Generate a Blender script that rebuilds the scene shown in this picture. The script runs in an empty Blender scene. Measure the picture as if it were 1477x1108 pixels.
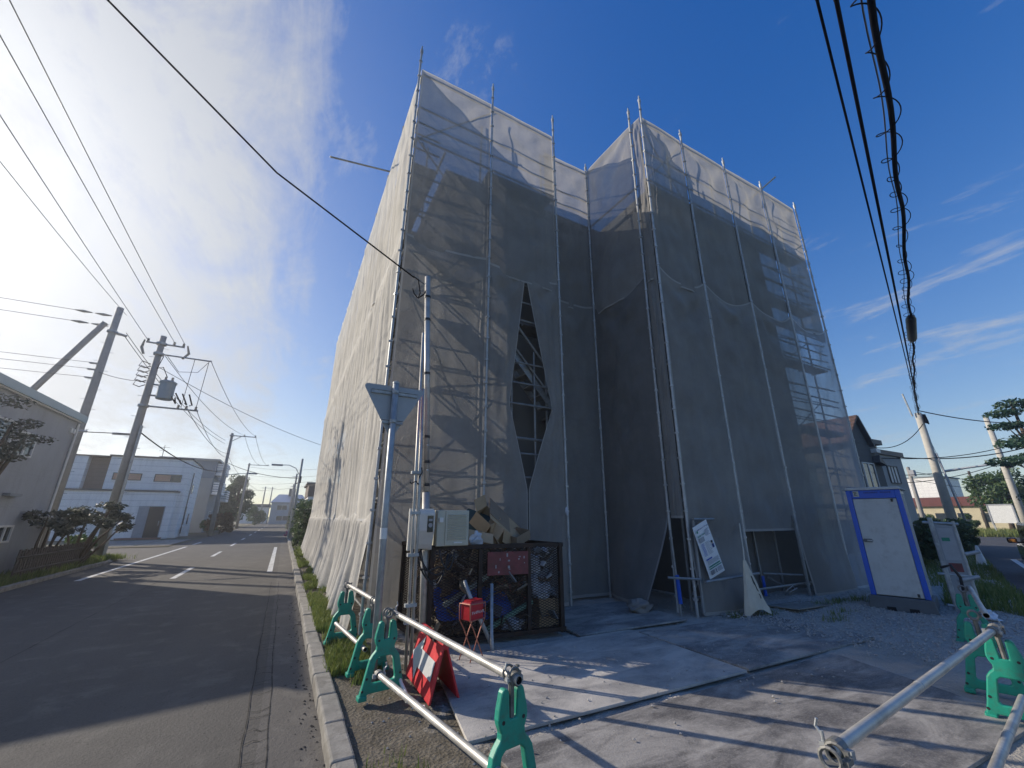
import bpy, math, random
from mathutils import Vector, Matrix, noise
PI = math.pi
rng = random.Random(11)
S = bpy.context.scene
COL = S.collection

# ------------------------------------------------------------------ helpers
class MB:
    """collects faces; build() links them as ONE mesh object"""
    def __init__(s): s.v, s.f, s.uv = [], [], None
    def add(s, vs, fs):
        n = len(s.v); s.v += [tuple(p) for p in vs]
        s.f += [tuple(i + n for i in f) for f in fs]
    def box(s, c, d, M=None, rz=0.0):
        x, y, z = d[0] / 2, d[1] / 2, d[2] / 2
        vs = [Vector(p) for p in ((-x,-y,-z),(x,-y,-z),(x,y,-z),(-x,y,-z),(-x,-y,z),(x,-y,z),(x,y,z),(-x,y,z))]
        if M is None: M = Matrix.Rotation(rz, 3, 'Z')
        c = Vector(c)
        s.add([M @ p + c for p in vs], [(3,2,1,0),(4,5,6,7),(0,1,5,4),(1,2,6,5),(2,3,7,6),(3,0,4,7)]); return s
    def slab(s, x0, x1, y0, y1, z0, z1): return s.box(((x0+x1)/2,(y0+y1)/2,(z0+z1)/2),(abs(x1-x0),abs(y1-y0),abs(z1-z0)))
    def tube(s, a, b, r, r2=None, n=8, cap=True):
        return s.path([a, b], r, n, cap, [r, r if r2 is None else r2])
    def path(s, pts, r, n=6, cap=True, rs=None):
        P = [Vector(p) for p in pts]; k = len(P); rings = []
        up0 = None
        for i in range(k):
            t = (P[min(i+1,k-1)] - P[max(i-1,0)])
            if t.length < 1e-9: t = Vector((0,0,1))
            t.normalize()
            if up0 is None:
                up0 = Vector((0,0,1)) if abs(t.z) < .9 else Vector((1,0,0))
            a = t.cross(up0)
            if a.length < 1e-4: a = t.cross(Vector((.3,.9,.1)))
            a.normalize(); b = a.cross(t); up0 = b
            rr = rs[i] if rs else r
            rings.append([P[i] + a*math.cos(2*PI*j/n)*rr + b*math.sin(2*PI*j/n)*rr for j in range(n)])
        vs = [p for q in rings for p in q]
        fs = [(i*n+j, i*n+(j+1)%n, (i+1)*n+(j+1)%n, (i+1)*n+j) for i in range(k-1) for j in range(n)]
        if cap: fs += [tuple(range(n-1,-1,-1)), tuple((k-1)*n+j for j in range(n))]
        s.add(vs, fs); return s
    def prism(s, out, o, ux, uy, dv):
        """outline (2-D) in the plane o+ux*x+uy*y, extruded along dv"""
        o, ux, uy, dv = Vector(o), Vector(ux), Vector(uy), Vector(dv); n = len(out)
        a = [o + ux*x + uy*y for x, y in out]
        s.add(a + [p + dv for p in a], [tuple(range(n-1,-1,-1)), tuple(range(n,2*n))] + [(i,(i+1)%n,n+(i+1)%n,n+i) for i in range(n)])
        return s
    def quad(s, a, b, c, d): s.add([a,b,c,d], [(0,1,2,3)]); return s
    def grid(s, fn, nu, nv):
        n0 = len(s.v)
        vs = [fn(i/nu, j/nv) for j in range(nv+1) for i in range(nu+1)]
        s.add(vs, [(j*(nu+1)+i, j*(nu+1)+i+1, (j+1)*(nu+1)+i+1, (j+1)*(nu+1)+i) for j in range(nv) for i in range(nu)])
        if n0 == 0: s.uv = [(i/nu, j/nv) for j in range(nv+1) for i in range(nu+1)]
        return s
    def lathe(s, prof, c, n=16):
        c = Vector(c); k = len(prof)
        vs = [c + Vector((r*math.cos(2*PI*j/n), r*math.sin(2*PI*j/n), z)) for r, z in prof for j in range(n)]
        s.add(vs, [(i*n+j, i*n+(j+1)%n, (i+1)*n+(j+1)%n, (i+1)*n+j) for i in range(k-1) for j in range(n)] + [tuple(range(n-1,-1,-1)), tuple((k-1)*n+j for j in range(n))])
        return s
    def build(s, name, m, parent=None, smooth=False, loc=None, local=False):
        """world coordinates unless local; the object's origin goes to its parent (or loc)"""
        off = Vector((0,0,0))
        if not local:
            p = parent
            while p is not None: off += p.location; p = p.parent
            if loc is not None: off = off + Vector(loc) if parent is not None else Vector(loc)
        me = bpy.data.meshes.new(name)
        me.from_pydata([(x-off.x, y-off.y, z-off.z) for x, y, z in s.v], [], s.f)
        if s.uv:
            L = me.uv_layers.new(name='UVMap')
            uv = s.uv
            for lp in me.loops: L.data[lp.index].uv = uv[lp.vertex_index] if lp.vertex_index < len(uv) else (0.5,0.5)
        me.materials.append(m)
        if smooth:
            me.polygons.foreach_set('use_smooth', [True]*len(me.polygons))
        o = bpy.data.objects.new(name, me); COL.objects.link(o)
        if parent is not None: o.parent = parent
        if loc is not None: o.location = loc
        return o

def tag(o, label, cat, group=None, kind=None):
    if label: o['label'] = label
    if cat: o['category'] = cat
    if group: o['group'] = group
    if kind: o['kind'] = kind
    return o
def thing(name, label, cat, loc=(0,0,0), rz=0.0, group=None):
    o = bpy.data.objects.new(name, None); o.empty_display_size = .1
    COL.objects.link(o); o.location = loc; o.rotation_euler = (0,0,rz)
    return tag(o, label, cat, group)
def struct(o, label=None): o['kind'] = 'structure'; o['label'] = label or o.name; return o
def dup(root, loc, rz, label, group=None):
    r = root.copy(); COL.objects.link(r); r.location = loc; r.rotation_euler = (0,0,rz); r['label'] = label
    if group: r['group'] = group
    for ch in list(root.children):
        c = ch.copy(); COL.objects.link(c); c.parent = r
        for g in list(ch.children):
            d = g.copy(); COL.objects.link(d); d.parent = c
    return r
def bevel(o, w=.01, seg=2, ang=40):
    m = o.modifiers.new('b', 'BEVEL'); m.width = w; m.segments = seg; m.limit_method = 'ANGLE'; m.angle_limit = math.radians(ang)
    m.harden_normals = False
    return o
def lerp(a, b, t): return a + (b-a)*t
def clamp(x, a=0., b=1.): return max(a, min(b, x))
def fbm(x, y, z, o=3):
    v, a = 0., 1.
    for i in range(o):
        v += a*noise.noise(Vector((x,y,z))); x*=2.1; y*=2.1; z*=2.1; a*=.5
    return v

# ------------------------------------------------------------------ materials
class NT:
    def __init__(s, m):
        s.t = m.node_tree; s.n = s.t.nodes; s.l = s.t.links
    def node(s, k, **kw):
        n = s.n.new(k)
        for a, b in kw.items():
            if a == 'inp':
                for i, v in b.items(): n.inputs[i].default_value = v
            else: setattr(n, a, b)
        return n
    def link(s, a, b): s.l.new(a, b)
    def math(s, op, a, b=None, c=None, clampit=False):
        n = s.n.new('ShaderNodeMath'); n.operation = op; n.use_clamp = clampit
        for i, v in enumerate((a, b, c)):
            if v is None: continue
            if hasattr(v, 'links'): s.link(v, n.inputs[i])
            else: n.inputs[i].default_value = v
        return n.outputs[0]
    def noise(s, vec, scale, detail=4, rough=.55, dist=0.):
        n = s.node('ShaderNodeTexNoise', inp={'Scale':scale,'Detail':detail,'Roughness':rough,'Distortion':dist})
        if vec is not None: s.link(vec, n.inputs['Vector'])
        return n.outputs['Fac']
    def ramp(s, f, stops):
        r = s.node('ShaderNodeValToRGB'); e = r.color_ramp.elements
        while len(e) < len(stops): e.new(.5)
        for q, (p, c) in zip(e, stops):
            q.position = p; q.color = (c[0], c[1], c[2], 1) if not isinstance(c, (int, float)) else (c, c, c, 1)
        s.link(f, r.inputs[0]); return r.outputs[0]
    def mix(s, f, a, b, mode='MIX'):
        n = s.node('ShaderNodeMix', data_type='RGBA', blend_type=mode)
        for i, v in ((0, f), (6, a), (7, b)):
            if hasattr(v, 'links'): s.link(v, n.inputs[i])
            elif isinstance(v, (int, float)): n.inputs[i].default_value = v
            else: n.inputs[i].default_value = (v[0], v[1], v[2], 1)
        return n.outputs[2]

def newmat(name):
    m = bpy.data.materials.new(name); m.use_nodes = True
    return m
def mat(name, c, rough=.7, metal=0., var=.25, vs=6., bump=0., bs=40., c2=None, dirt=0., space='Object', spec=.5, coat=0.):
    """principled surface with blotchy colour variation, optional second colour patches, fine bump"""
    m = newmat(name); t = NT(m); b = m.node_tree.nodes['Principled BSDF']
    tc = t.node('ShaderNodeTexCoord').outputs[space]
    f = t.noise(tc, vs, 5, .6)
    lo = [x*(1-var) for x in c]; hi = [min(1, x*(1+var)) for x in c]
    col = t.ramp(f, [(.3, lo), (.7, hi)])
    if c2 is not None:
        g = t.noise(tc, vs*.45, 6, .65, .4)
        col = t.mix(t.ramp(g, [(.5, 0.), (.62, 1.)]), col, c2)
    if dirt:
        g = t.noise(tc, vs*3.1, 6, .7)
        col = t.mix(t.math('MULTIPLY', t.ramp(g, [(.5, 0.), (.75, 1.)]), dirt), col, (.09,.075,.06))
    t.link(col, b.inputs['Base Color'])
    r = t.math('ADD', t.math('MULTIPLY', f, .3), rough-.15, clampit=True)
    t.link(r, b.inputs['Roughness'])
    b.inputs['Metallic'].default_value = metal
    b.inputs['Specular IOR Level'].default_value = spec
    if coat: b.inputs['Coat Weight'].default_value = coat; b.inputs['Coat Roughness'].default_value = .08
    if bump:
        h = t.noise(tc, bs, 4, .6)
        n = t.node('ShaderNodeBump', inp={'Strength':1.0,'Distance':bump}); t.link(h, n.inputs['Height']); t.link(n.outputs[0], b.inputs['Normal'])
    return m

M = {}
M['galv'] = mat('galvanised steel', (.40,.42,.43), .52, .4, .22, 9, c2=(.30,.31,.33))
M['galv_pipe'] = mat('galvanised pipe', (.50,.485,.45), .46, .35, .15, 7, c2=(.38,.365,.335), dirt=.2)
M['scaf'] = mat('scaffold steel', (.27,.28,.285), .55, .4, .2, 6, dirt=.35)
M['scafout'] = mat('pale scaffold posts', (.44,.45,.45), .5, .3, .2, 6, dirt=.3)
M['deck'] = mat('scaffold deck', (.22,.22,.22), .6, .5, .2, 5)
M['green'] = mat('green plastic', (.012,.30,.205), .48, 0, .16, 5, c2=(.03,.26,.19), dirt=.45, bump=.0006, bs=60)
M['red'] = mat('red plastic', (.62,.035,.045), .45, 0, .15, 6, dirt=.15)
M['redmetal'] = mat('red painted tin', (.45,.02,.03), .35, 0, .2, 8, dirt=.2)
M['copper'] = mat('rusty red wire', (.42,.16,.11), .5, .3, .2, 12)
M['white'] = mat('white paint', (.72,.72,.70), .5, 0, .08, 4, dirt=.12)
M['whitepl'] = mat('white plastic', (.62,.61,.57), .45, 0, .05, 5, dirt=.08)
M['beige'] = mat('beige enamel', (.50,.49,.40), .5, 0, .06, 5, dirt=.1)
M['black'] = mat('black rubber', (.018,.018,.02), .55, 0, .2, 8)
M['darkmetal'] = mat('dark rusty steel', (.030,.022,.020), .6, .4, .4, 9, c2=(.055,.03,.022))
M['maroon'] = mat('faded maroon plate', (.16,.035,.04), .55, 0, .35, 8, c2=(.10,.04,.045), dirt=.4)
M['card'] = mat('cardboard', (.46,.32,.19), .85, 0, .10, 5, bump=.0008, bs=25)
M['carddark'] = mat('damp cardboard', (.27,.20,.14), .85, 0, .12, 5)
M['bluesheet'] = mat('blue tarpaulin', (.02,.09,.40), .45, 0, .25, 6)
M['glassdark'] = mat('dark window glass', (.03,.04,.05), .08, 0, .2, 2, spec=.8)
M['concpole'] = mat('concrete pole', (.30,.29,.27), .85, 0, .12, 3, dirt=.2, bump=.001, bs=50)
M['concpole_pale'] = mat('pale concrete pole', (.46,.44,.39), .85, 0, .12, 3, dirt=.15, bump=.001, bs=50)
M['wire'] = mat('black cable', (.006,.006,.012), .9, 0, .1, 5, spec=.15)
M['wirethin'] = mat('grey wire', (.10,.10,.11), .6, 0, .1, 5)
M['bark'] = mat('bark', (.10,.075,.055), .9, 0, .3, 12, bump=.004, bs=30)
M['toiletblue'] = mat('blue plastic', (.012,.10,.55), .38, 0, .08, 4)
M['toiletgrey'] = mat('grey plastic', (.50,.52,.52), .45, 0, .07, 2.5, dirt=.3, bump=.001, bs=7)
M['toiletbase'] = mat('dark plastic base', (.09,.11,.13), .5, 0, .15, 5, dirt=.3)
M['conc'] = mat('weathered concrete', (.27,.255,.225), .9, 0, .25, 5, c2=(.19,.175,.15), dirt=.5, bump=.004, bs=45)
M['linewhite'] = mat('road paint', (.62,.62,.60), .7, 0, .12, 9, c2=(.42,.42,.40), dirt=.25)
M['wood'] = mat('weathered wood', (.085,.07,.06), .85, 0, .3, 9, bump=.002, bs=30)
M['clothbag'] = mat('cream cloth', (.60,.53,.42), .9, 0, .10, 6, bump=.003, bs=18)
M['ink'] = mat('black ink', (.03,.03,.04), .8, 0, .1, 5)
M['navy'] = mat('navy print', (.03,.06,.20), .7, 0, .1, 5)
M['greenink'] = mat('green print', (.03,.22,.14), .7, 0, .1, 5)
M['blueink'] = mat('blue print', (.06,.12,.42), .7, 0, .1, 5)
M['paper'] = mat('poster sheet', (.72,.73,.75), .5, 0, .04, 5)
M['greyprint'] = mat('grey print', (.34,.35,.37), .7, 0, .1, 5)

def netmat(name, c, trans, tlshare=.40):
    """construction netting: fine open weave (light passes the holes), threads diffuse and translucent; hems are doubled cloth"""
    m = newmat(name); t = NT(m); n = t.n
    out = n['Material Output']; n.remove(n['Principled BSDF'])
    tc = t.node('ShaderNodeTexCoord')
    ob = tc.outputs['Object']
    f = t.noise(ob, 1.1, 5, .6); f2 = t.noise(ob, 9., 4, .6)
    col = t.ramp(f, [(.3, [x*.84 for x in c]), (.7, [min(1,x*1.12) for x in c])])
    st = t.node('ShaderNodeMapping', inp={'Scale':(2.2,2.2,.18)}); t.link(ob, st.inputs[0])
    col = t.mix(t.math('MULTIPLY', t.ramp(t.noise(st.outputs[0], 2.5, 4, .6), [(.48,0.),(.8,1.)]), .35), col, [x*.74 for x in c])
    uv = t.node('ShaderNodeSeparateXYZ'); t.link(tc.outputs['UV'], uv.inputs[0])
    def edge(o, w):
        d = t.math('MINIMUM', o, t.math('SUBTRACT', 1.0, o)); return t.math('LESS_THAN', d, w)
    hem = t.math('MAXIMUM', edge(uv.outputs[0], .022), edge(uv.outputs[1], .008))
    lw = t.node('ShaderNodeLayerWeight', inp={'Blend':.5})
    tr = t.math('MULTIPLY', t.math('SUBTRACT', 1.0, t.math('POWER', lw.outputs['Facing'], 1.6)), trans)
    tr = t.math('MULTIPLY', tr, t.math('ADD', .82, t.math('MULTIPLY', f2, .36)))
    tr = t.math('MULTIPLY', tr, t.math('SUBTRACT', 1.0, t.math('MULTIPLY', hem, .7)), clampit=True)
    col = t.mix(t.math('MULTIPLY', hem, .6), col, [min(.8,x*1.5) for x in c])
    di = t.node('ShaderNodeBsdfDiffuse', inp={'Roughness':0.}); tl = t.node('ShaderNodeBsdfTranslucent'); tp = t.node('ShaderNodeBsdfTransparent')
    t.link(col, di.inputs[0]); t.link(col, tl.inputs[0])
    wv = t.noise(ob, 70., 2, .5)
    wr = t.math('ADD', t.math('MULTIPLY', t.noise(ob, 5., 5, .6, .6), 4.), t.math('MULTIPLY', wv, .10))
    bp = t.node('ShaderNodeBump', inp={'Strength':.6,'Distance':.009}); t.link(wr, bp.inputs['Height'])
    t.link(bp.outputs[0], di.inputs['Normal']); t.link(bp.outputs[0], tl.inputs['Normal'])
    m1 = t.node('ShaderNodeMixShader', inp={0:tlshare}); t.link(di.outputs[0], m1.inputs[1]); t.link(tl.outputs[0], m1.inputs[2])
    m2 = t.node('ShaderNodeMixShader'); t.link(tr, m2.inputs[0]); t.link(m1.outputs[0], m2.inputs[1]); t.link(tp.outputs[0], m2.inputs[2])
    t.link(m2.outputs[0], out.inputs[0])
    return m
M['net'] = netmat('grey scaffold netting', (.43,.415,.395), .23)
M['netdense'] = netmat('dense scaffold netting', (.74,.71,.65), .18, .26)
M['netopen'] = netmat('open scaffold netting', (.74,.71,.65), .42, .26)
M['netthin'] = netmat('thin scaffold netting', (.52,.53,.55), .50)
M['netdark'] = netmat('dark scaffold netting', (.31,.30,.29), .24)

def leafmat(name, c, c2):
    m = newmat(name); t = NT(m); b = t.n['Principled BSDF']; out = t.n['Material Output']
    g = t.node('ShaderNodeNewGeometry')
    r = t.ramp(g.outputs['Random Per Island'], [(0., c), (.55, [(x+y)/2 for x, y in zip(c, c2)]), (1., c2)])
    t.link(r, b.inputs['Base Color']); b.inputs['Roughness'].default_value = .55
    tl = t.node('ShaderNodeBsdfTranslucent'); t.link(r, tl.inputs[0])
    mx = t.node('ShaderNodeMixShader', inp={0:.35}); t.link(b.outputs[0], mx.inputs[1]); t.link(tl.outputs[0], mx.inputs[2]); t.link(mx.outputs[0], out.inputs[0])
    return m
M['leaf'] = leafmat('leaves', (.05,.10,.03), (.11,.17,.05))
M['leafdark'] = leafmat('dark leaves', (.035,.07,.03), (.075,.12,.045))
M['leafgrey'] = leafmat('grey needles', (.06,.075,.06), (.14,.15,.12))
M['leafred'] = leafmat('reddish leaves', (.10,.06,.03), (.20,.12,.06))
M['needle'] = leafmat('pine needles', (.03,.075,.045), (.06,.12,.07))
M['grass'] = leafmat('grass blades', (.09,.15,.03), (.24,.26,.08))
M['drygrass'] = leafmat('field grass', (.10,.16,.03), (.26,.26,.09))
M['pink'] = leafmat('pink petals', (.45,.10,.22), (.60,.20,.35))
# ------------------------------------------------------------------ camera, sun, sky
CAMH = 1.58
cam = bpy.data.cameras.new('Camera'); camo = bpy.data.objects.new('Camera', cam); COL.objects.link(camo)
cam.sensor_width = 36; cam.lens = 36*579/1477; cam.clip_start = .05; cam.clip_end = 6000
PITCH = math.atan(191/579); YAW = math.radians(28.4)
camo.location = (0, 0, CAMH); camo.rotation_euler = (PI/2 + PITCH, 0, -YAW)
S.camera = camo

SUN_AZ, SUN_EL = math.radians(-41), math.radians(25)
sunv = Vector((math.sin(SUN_AZ)*math.cos(SUN_EL), math.cos(SUN_AZ)*math.cos(SUN_EL), math.sin(SUN_EL)))
sl = bpy.data.lights.new('sun', 'SUN'); sl.energy = 2.45; sl.angle = math.radians(.5); sl.color = (1., .90, .76)
so = bpy.data.objects.new('sun', sl); COL.objects.link(so); so.rotation_euler = (-sunv).to_track_quat('-Z', 'Y').to_euler()

W = bpy.data.worlds.new('World'); S.world = W; W.use_nodes = True
wt = NT(W); bg = wt.n['Background']
sky = wt.node('ShaderNodeTexSky', sky_type='NISHITA'); sky.sun_disc = False
sky.sun_elevation = SUN_EL; sky.sun_rotation = SUN_AZ
sky.altitude = 0; sky.air_density = 1.0; sky.dust_density = .7; sky.ozone_density = 2.6
d = wt.node('ShaderNodeTexCoord').outputs['Generated']
sep = wt.node('ShaderNodeSeparateXYZ'); wt.link(d, sep.inputs[0])
den = wt.math('ADD', wt.math('MAXIMUM', sep.outputs[2], 0.), .12)
cv = wt.node('ShaderNodeCombineXYZ')
wt.link(wt.math('DIVIDE', sep.outputs[0], den), cv.inputs[0]); wt.link(wt.math('DIVIDE', sep.outputs[1], den), cv.inputs[1])
mp = wt.node('ShaderNodeMapping', inp={'Rotation':(0,0,math.radians(38)),'Scale':(1.0,.42,1)}); wt.link(cv.outputs[0], mp.inputs[0])
n1 = wt.noise(mp.outputs[0], 1.5, 10, .70, .8)
n2 = wt.noise(mp.outputs[0], 4.2, 8, .70, .8)
n3 = wt.noise(cv.outputs[0], .55, 3, .5, .2)
dot = wt.node('ShaderNodeVectorMath', operation='DOT_PRODUCT'); wt.link(d, dot.inputs[0]); dot.inputs[1].default_value = sunv
dt = wt.math('MAXIMUM', dot.outputs['Value'], 0.)
near = wt.ramp(dt, [(.70, 0.), (.96, 1.)])                # the cirrus sheet thickens on the sun's side of the sky
cl = wt.math('ADD', wt.math('MULTIPLY', n1, .60), wt.math('MULTIPLY', n2, .40))
thin = wt.math('MULTIPLY', wt.ramp(cl, [(.50, 0.), (.70, 1.)]), wt.ramp(n3, [(.42, .10), (.58, 1.)]))
thick = wt.ramp(wt.math('ADD', wt.math('MULTIPLY', wt.math('SUBTRACT', cl, .5), 2.5), wt.math('ADD', .5, wt.math('MULTIPLY', near, .40))), [(.58, 0.), (1.0, 1.)])
amt = wt.math('MAXIMUM', wt.math('MULTIPLY', thin, .14), wt.math('MULTIPLY', thick, .85))
amt = wt.math('MULTIPLY', amt, wt.ramp(sep.outputs[2], [(.0, .35), (.10, 1.)]))
fwd = wt.math('ADD', 1.9, wt.math('ADD', wt.math('MULTIPLY', wt.math('POWER', dt, 5.), .6), wt.math('MULTIPLY', wt.math('POWER', dt, 24.), 2.0)))
cc = wt.node('ShaderNodeCombineXYZ')
wt.link(wt.math('MULTIPLY', fwd, .93), cc.inputs[0]); wt.link(wt.math('MULTIPLY', fwd, .96), cc.inputs[1]); wt.link(fwd, cc.inputs[2])
hs = wt.node('ShaderNodeHueSaturation', inp={'Hue':.520,'Saturation':1.48,'Value':.86})
# soft shoulder on the sky model: keeps the glow round the sun from burning out the whole left half
v1 = wt.node('ShaderNodeVectorMath', operation='MULTIPLY'); wt.link(sky.outputs[0], v1.inputs[0]); v1.inputs[1].default_value = (1/6.5,)*3
v2 = wt.node('ShaderNodeVectorMath', operation='ADD'); wt.link(v1.outputs[0], v2.inputs[0]); v2.inputs[1].default_value = (1,1,1)
v3 = wt.node('ShaderNodeVectorMath', operation='DIVIDE'); wt.link(sky.outputs[0], v3.inputs[0]); wt.link(v2.outputs[0], v3.inputs[1]); wt.link(v3.outputs[0], hs.inputs['Color'])
wt.link(wt.mix(amt, hs.outputs[0], cc.outputs[0]), bg.inputs[0]); bg.inputs[1].default_value = .15
S.view_settings.view_transform = 'Standard'; S.view_settings.look = 'None'; S.view_settings.gamma = 1; S.view_settings.exposure = 1.0

# ------------------------------------------------------------------ ground, roads, kerbs
def asphalt(name, base, dusty):
    m = newmat(name); t = NT(m); b = t.n['Principled BSDF']; tc = t.node('ShaderNodeTexCoord').outputs['Object']
    big = t.noise(tc, .35, 5, .6); mid = t.noise(tc, 2.2, 6, .65, .3); fine = t.noise(tc, 95., 3, .7); sp = t.noise(tc, 40., 2, .5)
    st = t.node('ShaderNodeMapping', inp={'Scale':(1.6,.10,1)}); t.link(tc, st.inputs[0]); lane = t.noise(st.outputs[0], 1., 4, .55)
    col = t.ramp(big, [(.3, [x*.86 for x in base]), (.7, [x*1.14 for x in base])])
    col = t.mix(t.math('MULTIPLY', t.ramp(lane, [(.45,0.),(.7,1.)]), .5), col, [x*1.30 for x in base])
    col = t.mix(t.math('MULTIPLY', t.ramp(mid, [(.52,0.),(.74,1.)]), dusty), col, (.20,.185,.16))
    col = t.mix(t.math('MULTIPLY', t.ramp(fine, [(.50,0.),(.75,1.)]), .40), col, (.19,.18,.165))
    col = t.mix(t.math('MULTIPLY', t.ramp(sp, [(.64,0.),(.72,1.)]), .6), col, [x*.45 for x in base])
    t.link(col, b.inputs['Base Color']); b.inputs['Roughness'].default_value = .85; b.inputs['Specular IOR Level'].default_value = .3
    n = t.node('ShaderNodeBump', inp={'Strength':.8,'Distance':.006}); t.link(t.math('ADD', fine, t.math('MULTIPLY', sp, 1.0)), n.inputs['Height']); t.link(n.outputs[0], b.inputs['Normal'])
    return m
M['asphalt'] = asphalt('asphalt', (.094,.087,.077), .5)
M['asphaltdusty'] = asphalt('dusty asphalt at the gutter', (.115,.106,.095), .85)
M['asphaltdark'] = asphalt('side street asphalt', (.075,.075,.078), .2)
M['soil'] = mat('soil and weeds', (.12,.10,.065), .95, 0, .3, 1.2, c2=(.09,.11,.04), bump=.02, bs=9)
M['field'] = mat('grassy ground', (.13,.16,.055), .95, 0, .3, .4, c2=(.20,.19,.09), bump=.03, bs=6)

def sheet(name, pts, z, m, label=None):
    b = MB(); b.add([(x,y,z) for x,y in pts], [tuple(range(len(pts)))]); return struct(b.build(name, m), label)
sheet('ground', [(-1500,-1500),(1500,-1500),(1500,1500),(-1500,1500)], -.15, M['field'], 'grassy ground reaching the horizon')
sheet('road', [(-5.6,-40),(.53,-40),(.53,190),(-5.6,190)], -.09, M['asphalt'], 'asphalt street running away on the left')
sheet('gutter_strip', [(.02,-40),(.53,-40),(.53,60),(.16,60)], -.086, M['asphaltdusty'], 'dusty gutter strip of the street')
sheet('side_road', [(-80,24.2),(-5.6,23.2),(-5.6,31.2),(-80,32.2)], -.09, M['asphalt'], 'side street beside the grey house')
UX, UY = .962, .274                                # the right-hand street runs along this direction
def sn(s, n): return (s*UX - n*UY, s*UY + n*UX)
sheet('side_street', [sn(.9,-.75), sn(.2,-14), sn(70,-14), sn(70,-.75)], -.086, M['asphaltdark'], 'asphalt street on the right')
sheet('cross_street', [sn(36,-.75), sn(54,-.75), sn(54,60), sn(36,60)], -.088, M['asphaltdark'], 'street crossing beyond the pole')
sheet('verge', [(-80,-40),(-5.62,-40),(-5.62,22.6),(-6.4,23.3),(-80,24.0)], -.03, M['soil'], 'weedy verge before the grey house')
sheet('house_lot', [(-60,31.4),(-5.62,31.4),(-5.62,190),(-60,190)], -.06, M['soil'], 'lots along the far side of the street')
sheet('verge_far', [(.72,24.5),(30,24.5),(30,190),(.72,190)], -.02, M['soil'], 'verge beyond the wrapped building')

def sitemat():
    m = newmat('building site ground'); t = NT(m); b = t.n['Principled BSDF']; tc = t.node('ShaderNodeTexCoord').outputs['Object']
    xyz = t.node('ShaderNodeSeparateXYZ'); t.link(tc, xyz.inputs[0])
    big = t.noise(tc, .8, 6, .62, .3); mid = t.noise(tc, 5., 6, .68); fine = t.noise(tc, 60., 4, .7)
    vo = t.node('ShaderNodeTexVoronoi', inp={'Scale':34.}); t.link(tc, vo.inputs['Vector'])
    col = t.ramp(big, [(.3, (.32,.295,.26)), (.5, (.43,.40,.355)), (.7, (.54,.505,.455))])
    gx = t.math('ADD', xyz.outputs[0], t.math('MULTIPLY', t.math('SUBTRACT', mid, .5), 2.4))
    grav = t.ramp(t.math('MULTIPLY', t.math('SUBTRACT', gx, 6.6), .5), [(0.,0.),(1.,1.)])
    col = t.mix(grav, col, t.mix(t.math('MULTIPLY', vo.outputs['Color'], 1.), (.27,.255,.235), (.58,.55,.51)))
    soil = t.ramp(t.math('SUBTRACT', 2.25, gx), [(.35,0.),(.8,1.)])
    col = t.mix(soil, col, t.ramp(mid, [(.35, (.10,.085,.06)), (.7, (.20,.175,.135))]))
    col = t.mix(t.math('MULTIPLY', t.ramp(fine, [(.45,0.),(.75,1.)]), .35), col, (.36,.34,.31))
    t.link(col, b.inputs['Base Color']); b.inputs['Roughness'].default_value = .95; b.inputs['Specular IOR Level'].default_value = .2
    n = t.node('ShaderNodeBump', inp={'Strength':1.,'Distance':.012}); t.link(t.math('ADD', t.math('MULTIPLY', vo.outputs['Distance'], .8), t.math('ADD', fine, mid)), n.inputs['Height']); t.link(n.outputs[0], b.inputs['Normal'])
    return m
M['site'] = sitemat()
def site_h(x, y):
    h = .018*fbm(x*.9, y*.9, 3.1) + .012*fbm(x*5, y*5, 7.7, 2)
    if x > 7.2 and y > 2.2: h += .05*clamp((x-7.2)/1.5)*clamp((y-2.2)/.8)*(1+.8*noise.noise(Vector((x*1.1,y*1.1,5))))
    return h - .012
sg = MB()
def sgrid(x0, x1, res):
    nx = int((x1-x0)/res)
    def f(u, v):
        x = lerp(x0, x1, u); ylo = max(-3.0, x*.285 - .62) if x > 2.2 else max(.6, 2.55 - .95*(x-.66))
        y = lerp(ylo, 9.0, v); return (x, y, site_h(x, y))
    sg.grid(f, nx, int(9/res))
sgrid(.66, 16., .075)
sg.uv = None
site = struct(sg.build('site_ground', M['site'], smooth=True), 'dusty bare ground of the building site')
sheet('site_ground_behind', [(.66,8.9),(16,8.9),(40,13),(40,26),(.66,26)], -.03, M['site'], 'bare ground under the building')
sheet('site_ground_side', [(15.9,3.95),(40,10.8),(40,14),(15.9,9.1)], -.03, M['site'], 'bare ground right of the building')
sheet('apron', [(.53,-6),(9,-6),(9,1.9),(2.3,.1),(.66,2.6),(.53,2.6)], -.075, M['asphaltdusty'], 'dusty asphalt at the street corner')

# kerb stones (60 cm lengths) on both sides of the street
def kerb_run(name, x0, x1, ys, zt, label):
    b = MB(); y = ys[0]
    while y < ys[1]:
        j = rng.uniform(-.008,.008); h = rng.uniform(-.007,.007)
        b.box(((x0+x1)/2+j, y+.2985, (zt-.16)/2+h), (x1-x0, .596, zt+.16)); y += .6
    o = struct(b.build(name, M['conc']), label); bevel(o, .018, 2); return o
kerb_run('kerb', .52, .68, (3.5, 60), .025, 'worn concrete kerb beside the wrapped building')
kerb_run('kerb_far', -5.62, -5.47, (-2, 21.4), .01, 'concrete kerb on the far side of the street')
k = MB(); k.prism([(0,-.16),(.56,-.16),(.56,.025),(.20,.025),(.04,-.05)], (.52,2.94,0), (0,1,0), (0,0,1), (.16,0,0))
bevel(struct(k.build('kerb_end', M['conc']), 'broken sloping end stone of the kerb'), .025, 2)
k = MB(); k.path([(-5.545,21.4,-.06),(-5.62,22.2,-.06),(-5.95,22.85,-.06),(-6.6,23.25,-.06),(-9,23.4,-.06),(-40,23.8,-.06)], .085, 4)
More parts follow.
